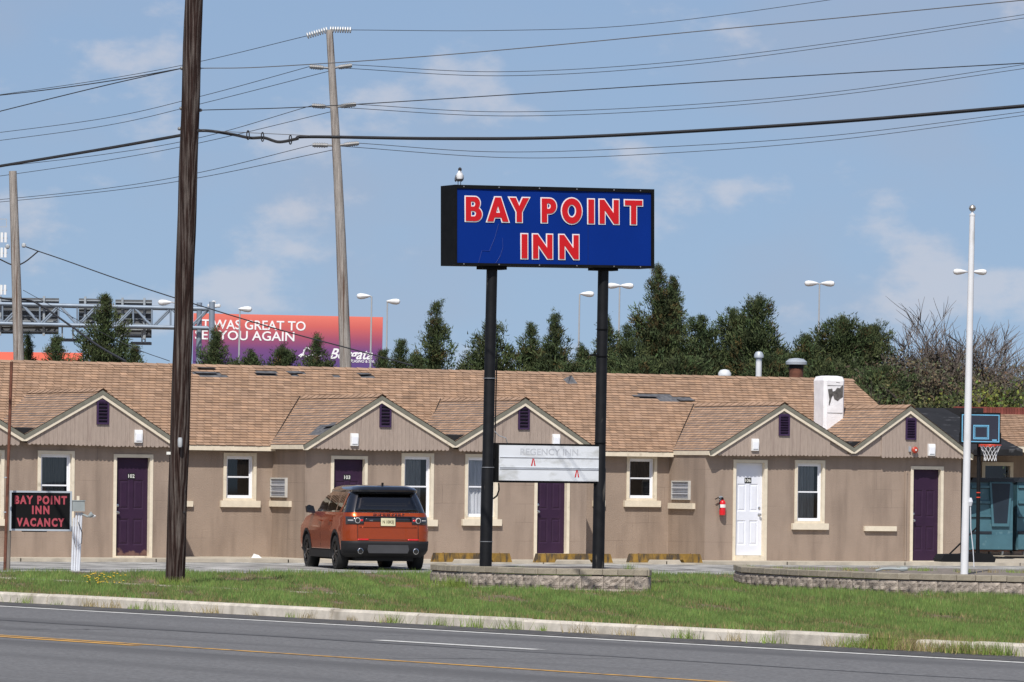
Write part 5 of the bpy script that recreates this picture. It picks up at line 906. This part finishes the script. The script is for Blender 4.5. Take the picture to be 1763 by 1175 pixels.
# ------------------------------------------------------------ overhead sign gantry
M('gantry_blue', (.22, .27, .33, 1), .5, .1, 2, metal=.2); M('panel_back', (.10, .105, .11, 1), .6, .15, 3); M('panel_rail', (.30, .33, .35, 1), .5, .1, 3)
GY = 300.; gk = GY/F; g0 = at(365, 640, GY); gan = thing('sign_gantry', 'pale blue tubular truss gantry carrying the backs of road signs at left', 'gantry', (g0.x, GY, 0)); gl = lambda px, py, dy=0: at(px, py, GY)-gan.location+Vector((0, dy, 0))
T0, T1, B0, B1 = gl(-60, 522), gl(358, 532), gl(-60, 556), gl(358, 565)
for A, B in ((T0, T1), (B0, B1)):
    for dy in (0, 1.3): MB().tube([A+Vector((0, dy, 0)), B+Vector((0, dy, 0))], .105, 12).build('chord', G['gantry_blue'], gan, smooth=True)
n = 13
for i in range(n):
    f0, f1 = i/n, (i+1)/n; a, b = (T0.lerp(T1, f0), B0.lerp(B1, f1)) if i % 2 else (B0.lerp(B1, f0), T0.lerp(T1, f1))
    for dy in (0, 1.3): MB().tube([a+Vector((0, dy, 0)), b+Vector((0, dy, 0))], .05, 8).build('brace', G['gantry_blue'], gan)
    MB().tube([T0.lerp(T1, f0), B0.lerp(B1, f0)], .05, 8).build('brace', G['gantry_blue'], gan); MB().tube([T0.lerp(T1, f0), T0.lerp(T1, f1)+Vector((0, 1.3, 0))], .04, 6).build('brace', G['gantry_blue'], gan); MB().tube([B0.lerp(B1, f0), B0.lerp(B1, f1)+Vector((0, 1.3, 0))], .04, 6).build('brace', G['gantry_blue'], gan)
for px, dy in ((341, 1.3), (365, 0)):
    p = gl(px, 520, dy); MB().tube([(p.x, p.y, 0), (p.x, p.y, p.z)], .15 if dy else .16, 12).build('column', G['gantry_blue'], gan, smooth=True)
for q in range(4): z = 1+q*1.6; pa, pb = gl(341, 520, 1.3), gl(365, 520, 0); MB().tube([(pa.x, pa.y, z), (pb.x, pb.y, z+1.5)] if q % 2 else [(pb.x, pb.y, z), (pa.x, pa.y, z+1.5)], .08, 8).build('brace', G['gantry_blue'], gan)
for (x0, y0, x1, y1) in ((-30, 512, 97, 573), (131, 513, 188, 562), (194, 515, 258, 580)):
    a, b = gl(x0, y1), gl(x1, y0); pb_ = MB().box(a.x, b.x, 1.75, 1.80, a.z, b.z).build('sign_back', G['panel_back'], gan); h = b.z-a.z
    for q in range(7): z = a.z+h*(q+.5)/7; MB().box(a.x, b.x, 1.66, 1.745, z-.03, z+.03).build('stiffener', G['panel_rail'], pb_)
    for q in (.2, .8): MB().box(a.x+(b.x-a.x)*q-.06, a.x+(b.x-a.x)*q+.06, 1.52, 1.655, a.z-.1, b.z+.1).build('upright', G['panel_rail'], pb_)
for x0, x1, y in ((84, 131, 583), (222, 256, 589)):
    a, b = gl(x0, y), gl(x1, y); c = MB().box(a.x, b.x, 1.6, 2.5, a.z-.1, a.z+.05).build('catwalk', G['panel_back'], gan); MB().tube([(b.x-.3, 1.6, a.z), (b.x-.3, 1.5, a.z+.7)], .04, 6).build('hanger', G['panel_rail'], c); MB().tube([(a.x+.6, 1.6, a.z), (a.x+.6, 1.5, a.z+.7)], .04, 6).build('hanger', G['panel_rail'], c)
# ------------------------------------------------------------ street lamps
M('lamp_steel', (.36, .37, .38, 1), .45, .05, 3); M('lamp_head', (.70, .71, .71, 1), .4, .04, 3)
def lamp(px, py, heads, label, Y=300.):
    p = at(px, py, Y); r = thing('street_lamp', label, 'street lamp', (p.x, Y, 0), 0, 'street lamps behind the motel'); MB().tube([(-.08, 0, 0), (0, 0, p.z)], [.075, .04], 8).build('shaft', G['lamp_steel'], r)
    for h in heads:
        g = 1 if h > 0 else -1; L = abs(h)*Y/F
        MB().tube([(0, 0, p.z-.02), (g*(L-.55), 0, p.z+.06)], .04, 6).build('arm', G['lamp_steel'], r)
        m = MB(); rr = [(L-.75, .03, .05), (L-.62, .10, .12), (L-.4, .17, .17), (L-.2, .19, .17), (L-.05, .14, .13), (L, .03, .04)]; n = 10; vs = [(g*x, wy*math.cos(2*PI*k/n), p.z+.03+(wz*math.sin(2*PI*k/n)*(.8 if math.sin(2*PI*k/n) > 0 else 1))) for x, wz, wy in rr for k in range(n)]
        m.add(vs, [(i*n+k, i*n+(k+1) % n, (i+1)*n+(k+1) % n, (i+1)*n+k) for i in range(len(rr)-1) for k in range(n)]).build('luminaire', G['lamp_head'], r, smooth=True)
lamp(413, 533, (21,), 'street lamp in front of the billboard lettering, head to the right'); lamp(640, 511, (-26,), 'street lamp at the billboard end with its head to the left'); lamp(667, 520, (22,), 'street lamp just right of the billboard with its head to the right'); lamp(998, 507, (25,), 'single headed street lamp between the two sign poles')
lamp(1067, 493, (-22, 24), 'twin headed street lamp partly hidden by the right sign pole'); lamp(1411, 489, (-26, 26), 'twin headed street lamp above the round topped cedar'); lamp(1671, 469, (-30, 28), 'twin headed street lamp seen behind the white flagpole'); lamp(305, 522, (-33,), 'street lamp head showing left of the brown utility pole')
p = at(368, 524, 330.); r = thing('flood_light_mast', 'small cluster of flood lights above the gantry column', 'flood light', (p.x, 330, 0)); MB().tube([(0, 0, 0), (0, 0, p.z)], .06, 8).build('mast', G['lamp_steel'], r)
for dx, dz in ((-.25, -.1), (.0, .1), (.3, -.1), (.12, -.12)): MB().lathe([(.05, -.1), (.13, -.05), (.13, .08), (.03, .12)], 10, Matrix.Translation((dx, 0, p.z+dz))).build('flood_head', G['lamp_head'], r)
# cell mast at the left edge
p = at(-4, 380, 420.); r = thing('cell_mast', 'white cell tower equipment at the far left edge', 'mast', (p.x, 420, 0)); MB().tube([(0, 0, 0), (0, 0, p.z+2)], .14, 8).build('mast', G['lamp_steel'], r)
for py in (410, 436, 500):
    z = at(-4, py, 420.).z
    for dx in (.05, .38, .66): MB().box(dx-.09, dx+.09, -.5, -.35, z-.35, z+.4).build('antenna_panel', G['lamp_head'], r)
    MB().box(-.9, .8, -.34, -.28, z-.05, z+.02).build('antenna_frame', G['lamp_steel'], r)
z = at(-4, 385, 420.).z; frame(-.8, .72, z-.3, z+.35, .05, -.2, 'platform_rail', G['lamp_steel'], r)
# ------------------------------------------------------------ trees
leafmat('cedar_leaf', (.052, .075, .026, 1), .9); leafmat('bush_leaf', (.062, .072, .026, 1), .9); leafmat('bright_leaf', (.12, .14, .03, 1), .9); leafmat('dry_leaf', (.095, .082, .048, 1), .9); M('bark', (.10, .07, .05, 1), .9, .3, 6, .5, 30, stretch=(4, 4, .6)); M('twig', (.105, .085, .072, 1), .9, .25, 5)
def sprays(cent, outw, size, per, r, tint_c, up=.5, spread=.13, lw=.20):
    n = len(cent); c = np.repeat(cent, per, 0); o = np.repeat(outw, per, 0); t = np.repeat(tint_c, per, 0); s = np.repeat(size, per)[:, None]
    c = c+r.normal(0, 1, c.shape)*spread*s
    d = o*.8+r.normal(0, .55, c.shape); d[:, 2] += up; d /= np.linalg.norm(d, axis=1, keepdims=True)
    w = np.cross(d, r.normal(0, 1, c.shape)); w /= np.linalg.norm(w, axis=1, keepdims=True)
    L = (r.uniform(.10, .26, (len(c), 1)))*s; b = L*lw
    tri = np.stack([c-w*b, c+w*b, c+d*L*.6+w*b*.8, c+d*L], 1)
    tt = np.repeat((t*r.uniform(.75, 1.25, (len(c), 1)))[:, None, :], 4, 1)
    return tri.reshape(-1, 3), tt.reshape(-1, 3)
def cedar(px, py, hw, Y, label, shape='cone', seed=0, lean=0., brown=.06, dens=1.):
    r = np.random.default_rng(seed+100); p = at(px, py, Y); H = p.z+.1; R = hw*Y/F; base = at(px, 830, Y)
    t = thing('cedar_tree', label, 'tree', (p.x, Y, -.1), 0, 'cedars behind the motel')
    tr = MB(); tr.tube([(0, 0, 0), (.05, 0, H*.3), (.0, .03, H*.6), (lean*.5, 0, H*.9), (lean, 0, H*.97)], [.05+.02*H, .04+.016*H, .03+.01*H, .03, .012], 9)
    nb = int((110+55*H*max(R, .7))*dens); cz = []; ow = []; sz = []; gr = max(.12, (at(px, 640, Y).z-at(px, py, Y).z)/-(H-.9)); zlo = .9 if shape == 'cone' else 1.0
    lump = r.uniform(0, 6.28, 8)
    for i in range(nb):
        f = r.uniform(0, 1)**.85; h = zlo+(H-zlo)*f; a = r.uniform(0, 2*PI)
        if h < 3.2 and r.random() < .7: continue
        g = 1-f
        prof = min(1.12, (g/gr)**{'cone': .95, 'round': .5, 'flat': .42, 'spread': .62}[shape])
        lm = .74+.16*math.sin(a*2+lump[0]+f*9)+.20*math.sin(f*27+lump[1]+a*2)+.16*math.sin(f*61+a*3+lump[2])+.16*r.random()
        L = max(.05, R*prof*max(.3, lm))
        up = .55+.5*f; d = np.array([math.cos(a), math.sin(a), 0]); st = np.array([lean*f, 0, h-L*up*.6])
        if L > .5: tr.tube([tuple(st), tuple(st+d*L*.5+np.array([0, 0, L*.2*up])), tuple(st+d*L*.92+np.array([0, 0, L*.55*up]))], [.022, .014, .005], 4, cap=False)
        nc = max(2, int(L*6))
        for q in np.linspace(.30, 1.0, nc):
            pos = st+d*L*q+np.array([0, 0, L*.6*up*q*q])+r.normal(0, .05, 3)
            cz.append(pos); ow.append(d*.7+np.array([0, 0, .3])); sz.append(min(.42+.30*min(1.2, L)*(1-.4*q), .16+1.1*L))
    for q in (.06, .14, .24): cz.append(np.array([lean, 0, H-q])); ow.append(np.array([0, 0, 1.])); sz.append(.22+q)
    cz = np.array(cz); ow = np.array(ow); sz = np.array(sz); n = len(cz); g = r.uniform(.60, 1.35, (n, 1)); tc_ = g*np.array([[1, 1, 1]])*(1+np.concatenate([r.uniform(-.12, .22, (n, 1)), np.zeros((n, 1)), r.uniform(-.1, .1, (n, 1))], 1))
    br = r.random(n) < brown; tc_[br] = np.array([1.7, .85, .75])*g[br]*.85
    co, ti = sprays(cz, ow, sz, 46, r, tc_, up=.6, spread=.15, lw=.13)
    tr.build('trunk', G['bark'], t); npmesh('crown', co, 4, G['cedar_leaf'], t, ti); return t
TR = [(48, 576, 11, 152, 'narrow cedar beside the grey service pole at left', 'cone'), (97, 580, 20, 138, 'small cedar between the service pole and the tallest left cedar', 'cone'), (181, 508, 55, 140, 'tall broad cedar in front of the gantry at left', 'cone'), (231, 596, 16, 137, 'low cedar at the right foot of the broad left cedar', 'cone'),
 (372, 569, 27, 139, 'pointed cedar just right of the brown pole before the billboard', 'cone'), (432, 606, 16, 138, 'very low cedar under the billboard lettering', 'round'), (405, 620, 14, 137, 'tiny cedar tip left under the billboard', 'round'), (487, 598, 30, 139, 'two pronged low cedar below the billboard middle', 'spread'), (546, 582, 23, 138, 'pointed cedar covering the billboard logo', 'cone'),
 (659, 606, 14, 138, 'small cedar at the billboard right end', 'cone'), (690, 587, 18, 139, 'leaning slim cedar right of the billboard', 'cone'), (752, 520, 36, 140, 'slender pointed cedar standing alone left of the sign', 'cone'), (716, 612, 12, 137, 'low cedar at the foot of the lone slender cedar', 'cone'),
 (845, 548, 52, 140, 'cedar behind the left sign pole', 'cone'), (915, 559, 36, 141, 'left cedar of the pair between the sign poles', 'cone'), (956, 543, 36, 139, 'right and taller cedar of the pair between the sign poles', 'cone'), (1003, 598, 24, 137, 'short cedar left of the right sign pole', 'cone'), (1044, 548, 40, 141, 'cedar behind the right sign pole', 'cone'), (1082, 562, 34, 138, 'cedar left of the tallest cedar', 'cone'),
 (1134, 455, 62, 142, 'tallest cedar, thin tipped and browning, right of the sign', 'cone'), (1159, 476, 42, 144, 'second tip of the tallest cedar pair', 'cone'), (1208, 546, 48, 141, 'rounded cedar right of the tallest pair', 'round'), (1262, 532, 48, 143, 'broad cedar mass above the roof vents', 'spread'), (1305, 512, 58, 141, 'big dark cedar left of the red flue', 'spread'), (1386, 578, 34, 139, 'low cedar between the flues and the chimney', 'spread'),
 (1452, 549, 66, 140, 'flat topped spreading cedar behind the white chimney', 'flat'), (1506, 560, 34, 141, 'cedar branch mass right of the chimney', 'flat'), (1525, 632, 40, 136, 'low dark cedar right of the roof end', 'round'), (1180, 618, 60, 137, 'low cedar thicket below the rounded cedar', 'round'), (1330, 610, 60, 138, 'low cedar thicket behind the flues', 'round'), (1110, 622, 50, 137, 'low cedar thicket below the tallest cedar', 'round'), (1420, 622, 50, 138, 'low cedar thicket behind the chimney', 'round'), (985, 626, 30, 136, 'low thicket of cedar between the sign poles', 'round')]
for i, (px, py, hw, Y, lab, sh) in enumerate(TR): cedar(px, py, hw, Y, lab, sh, seed=i, brown=.05 if i not in (19, 20) else .16, dens=1.0)
def shrub(px, py, hw, Y, label, leaf, seed, nl=3500, stems=5, name='bare_tree', twigs=1., mat='dry_leaf', cat='tree'):
    r = np.random.default_rng(seed); rr = random.Random(seed); p = at(px, py, Y); H = p.z+.1; R = hw*Y/F; t = thing(name, label, cat, (p.x, Y, -.1), 0, 'scrub behind the yard'); m = MB(); tips = []
    def grow(pos, d, L, rad, lev):
        pts = [pos]; dd = d.copy()
        for k in range(3):
            dd = (dd+Vector((rr.gauss(0, .12), rr.gauss(0, .12), rr.gauss(.03, .08)))).normalized(); pts.append(pts[-1]+dd*L/3)
        m.tube(pts, [rad, rad*.85, rad*.65, rad*.4], 4 if lev < 2 else 3, cap=False)
        if lev >= 2: tips.extend(pts[1:])
        if lev < 4:
            for k in range(rr.choice((4, 5)) if lev < 3 else int(4*twigs)):
                f = rr.uniform(.35, 1); q = pts[0].lerp(pts[-1], f); a = rr.uniform(0, 2*PI); nd = (dd+Vector((math.cos(a), math.sin(a), rr.uniform(-.1, .4)))*rr.uniform(.35, .75)).normalized(); grow(q, nd, L*rr.uniform(.45, .72), max(.0105, rad*.58), lev+1)
    for k in range(stems):
        a = 2*PI*k/stems+rr.random(); s_ = rr.uniform(.1, .9)*R; grow(Vector((math.cos(a)*s_*.5, math.sin(a)*s_*.5, 0)), Vector((math.cos(a)*R/H*.55, math.sin(a)*R/H*.55, 1)).normalized(), H*rr.uniform(.48, .60), .05, 0)
    zmax = max(q.z for q in tips); s = H/zmax; m.v = [(x, y, z*s) for x, y, z in m.v]; m.build('branches', G['twig'], t)
    T = np.array([tuple(q) for q in tips]); T[:, 2] *= s; T = T[T[:, 2] < H*leaf]
    if nl and len(T):
        c = T[r.integers(0, len(T), nl)]+r.normal(0, .10, (nl, 3)); n = len(c); g = r.uniform(.5, 1.5, (n, 1)); co, ti = sprays(c, r.normal(0, 1, (n, 3)), np.full(n, .40), 5, r, g*np.array([[1, 1, 1]])*(1+np.concatenate([r.uniform(-.25, .35, (n, 1)), r.uniform(-.1, .2, (n, 1)), np.zeros((n, 1))], 1)), up=0, lw=.36, spread=.35); npmesh('leaves', co, 4, G[mat], t, ti)
shrub(1640, 508, 95, 141, 'tall leafless twiggy tree rising left of the flagpole', .70, 3, 2600, twigs=1.9, stems=12); shrub(1590, 600, 60, 138, 'brown twiggy scrub tree right of the cedars', .95, 5, 4200); shrub(1690, 565, 60, 143, 'thin bare tree directly behind the flagpole', .75, 8, 2200, stems=7, twigs=1.4)
shrub(1560, 580, 55, 190, 'pale grey bare tree far behind the scrub', .95, 12, 2500, mat='dry_leaf'); shrub(1700, 648, 70, 136, 'leafy olive bush right of the flagpole', 1.0, 14, 7000, name='leafy_bush', mat='bush_leaf', cat='bush'); shrub(1750, 655, 55, 135, 'green bush at the right edge above the wing roof', 1.0, 15, 5000, name='leafy_bush', mat='bright_leaf', cat='bush'); shrub(1640, 664, 60, 135, 'dull green bush behind the black roof', 1.0, 16, 6000, name='leafy_bush', mat='bush_leaf', cat='bush'); shrub(1555, 655, 45, 134, 'olive bush beside the roof end', 1.0, 17, 5000, name='leafy_bush', mat='bush_leaf', cat='bush')
# ------------------------------------------------------------ grass verge and weeds
leafmat('grass_blade', (.128, .212, .05, 1), .8); M('stem_green', (.08, .13, .03, 1), .8); leafmat('dry_grass', (.30, .25, .12, 1), .8); M('yellow_petal', (.75, .50, .03, 1), .6)
def blades(xy, z, h, w, r, lean=.35):
    n = len(xy); a = r.uniform(0, 2*PI, n); la = r.uniform(0, 2*PI, n); ll_ = np.abs(r.normal(0, lean, n))*h
    b = np.stack([np.cos(a)*w, np.sin(a)*w, np.zeros(n)], 1)*.5; base = np.stack([xy[:, 0], xy[:, 1], np.full(n, z) if np.isscalar(z) else z], 1); tip = base+np.stack([np.cos(la)*ll_, np.sin(la)*ll_, h], 1)
    return np.stack([base-b, base+b, tip], 1).reshape(-1, 3)
r = np.random.default_rng(21); Ntry = 900000
yy = 1/np.sqrt(r.uniform(1/112**2, 1/56**2, Ntry)); xx = r.uniform(-.102, .102, Ntry)*yy
sd = xx*RD.x+yy*RD.y; nd = xx*RN.x+yy*RN.y
dx, dy = xx-BO.x, yy-BO.y; vv = dx*UN.x+dy*UN.y; edge = 10.9+.12*np.sin(sd*2.1)+.1*np.sin(sd*5.3)
ok = (nd > KERB+.14+.04*np.sin(sd*3)) & (vv > edge) & ~inside(xx, yy, PL1+[(1.5, 95)]) & ~inside(xx, yy, PL2+[(11.4, 97), (8, 99.5)])
def noise2(x, y, f, k): return .5+.25*(np.sin(x*f*1.3+y*f*.7+k)+np.sin(x*f*-.6+y*f*1.1+k*2.1)*.6+np.sin((x*f*2.3+k)+y*f*.4)*.4)
pt = noise2(xx*2.2, yy*.55, .9, 1.3)*.6+noise2(xx*6, yy*1.5, 1, 4.)*.4
bald = (r.random(Ntry) < np.clip(.9*(.45-pt)*4, 0, .88)); dk = nd-KERB
bald |= r.random(Ntry) < np.clip(.75-dk*1.6, 0, .7)
bald |= (np.abs(nd-44.2-.012*(sd+72)*-1) < .28) & (sd < -66) & (r.random(Ntry) < .8)
ok &= ~bald; xx, yy, pt, dk, vv, sd = xx[ok], yy[ok], pt[ok], dk[ok], vv[ok], sd[ok]; n = len(xx)
tall = np.clip((vv-10.9), 0, 30); fine = noise2(xx*9, yy*.9, 1, 2.2); h = (.022+.055*pt+.045*fine*pt+.02*np.exp(-tall*.30)+.03*(xx > 2.5)*np.exp(-((yy-86)/7)**2))*r.uniform(.6, 1.4, n)
dry = r.random(n) < np.clip(.08+.6*np.exp(-dk*1.6)+(.48-pt)*1.5, .04, .85)
g = (.50+.62*pt+.25*(fine-.5))[:, None]*r.uniform(.7, 1.35, (n, 1)); tg = g*np.stack([1+r.uniform(-.15, .25, n), np.ones(n), np.ones(n)*.95], 1)
co = blades(np.stack([xx, yy], 1), -.125, h, r.uniform(.006, .012, n), r)
sel = np.repeat(~dry, 3)
tag(npmesh('grass', co[sel], 3, G['grass_blade'], None, np.repeat(tg, 3, 0)[sel]), 'green grass of the roadside verge', 'grass', kind='stuff'); sel = ~sel
tag(npmesh('dry_grass', co[sel], 3, G['dry_grass'], None, np.repeat(tg, 3, 0)[sel]), 'dry straw coloured grass scattered through the verge', 'grass', kind='stuff')
# weed tufts rooted in the gutter, and at the planters
P_ = []; H_ = []; Z_ = []; T_ = []
def tuft(x, y, z, rad, n, hm, green):
    q = r.normal(0, rad, (n, 2)); P_.append(np.stack([x+q[:, 0], y+q[:, 1]], 1)); H_.append(hm*r.uniform(.4, 1.2, n)); Z_.append(np.full(n, z)); gg = r.uniform(.7, 1.3, (n, 1)); T_.append(gg*(np.array([[.55, .95, .35]]) if green else np.array([[1.0, .95, .9]])))
s = -92.
while s < -44:
    s += abs(r.normal(.55, .35))+.12; v_ = RD*s+RN*(KERB-.02); big = r.random()
    tuft(v_.x, v_.y, -.25, .05+.10*big, int(25+90*big), .07+.12*big, r.random() < .35)
for s in np.arange(-52.6, -49.6, .09): v_ = RD*s+RN*(KERB+r.normal(.02, .1)); tuft(v_.x, v_.y, -.24, .12, 110, .16, r.random() < .5)
for (xa, ya), (xb, yb) in list(zip(PL1, PL1[1:]))+list(zip(PL2, PL2[1:])):
    for f in np.linspace(0, 1, max(3, int(math.hypot(xb-xa, yb-ya)/.18))):
        if r.random() < .75: tuft(xa+(xb-xa)*f+.02, ya+(yb-ya)*f-.08, -.125, .05, int(r.uniform(8, 30)), r.uniform(.07, .16), True)
tuft(-.95, 92.2, -.125, .22, 500, .22, True); tuft(1.95, 91.2, .21, .05, 60, .16, True); tuft(.15, 91.6, .21, .08, 60, .07, True)
c0 = at(301, 1006, 91.8)
for a in np.linspace(0, 6, 14): tuft(c0.x+.2*math.cos(a), c0.y+.2*math.sin(a), -.125, .06, 60, .14, r.random() < .7)
for x in np.arange(4.3, 10.5, .22): tuft(x+r.normal(0, .1), 95.5+r.normal(0, .8), .19, .07, 50, .08, r.random() < .6)
co = blades(np.concatenate(P_), np.concatenate(Z_), np.concatenate(H_), .008, r, .5); tag(npmesh('weeds', co, 3, G['dry_grass'], None, np.repeat(np.concatenate(T_), 3, 0)), 'weed tufts growing along the kerb, planters and wooden pole', 'weeds', kind='stuff')
# yellow flowering weed left of the wooden pole
fb = at(172, 1022, 88.5); fw = thing('flowering_weed', 'clump of yellow flowering weed in the grass left of the wooden pole', 'plant', (fb.x, fb.y, -.125)); st = MB(); fh = MB()
for i in range(46):
    x, y, hh = random.gauss(0, .17), random.gauss(0, .2), random.uniform(.08, .24); st.tube([(x*.8, y*.8, 0), (x, y, hh)], .004, 3); fh.lathe([(.004, 0), (.017, .006), (.012, .012)], 6, Matrix.Translation((x, y, hh)))
tag(st.build('stems', G['stem_green'], fw), kind='stuff'); tag(fh.build('flowers', G['yellow_petal'], fw), kind='stuff')
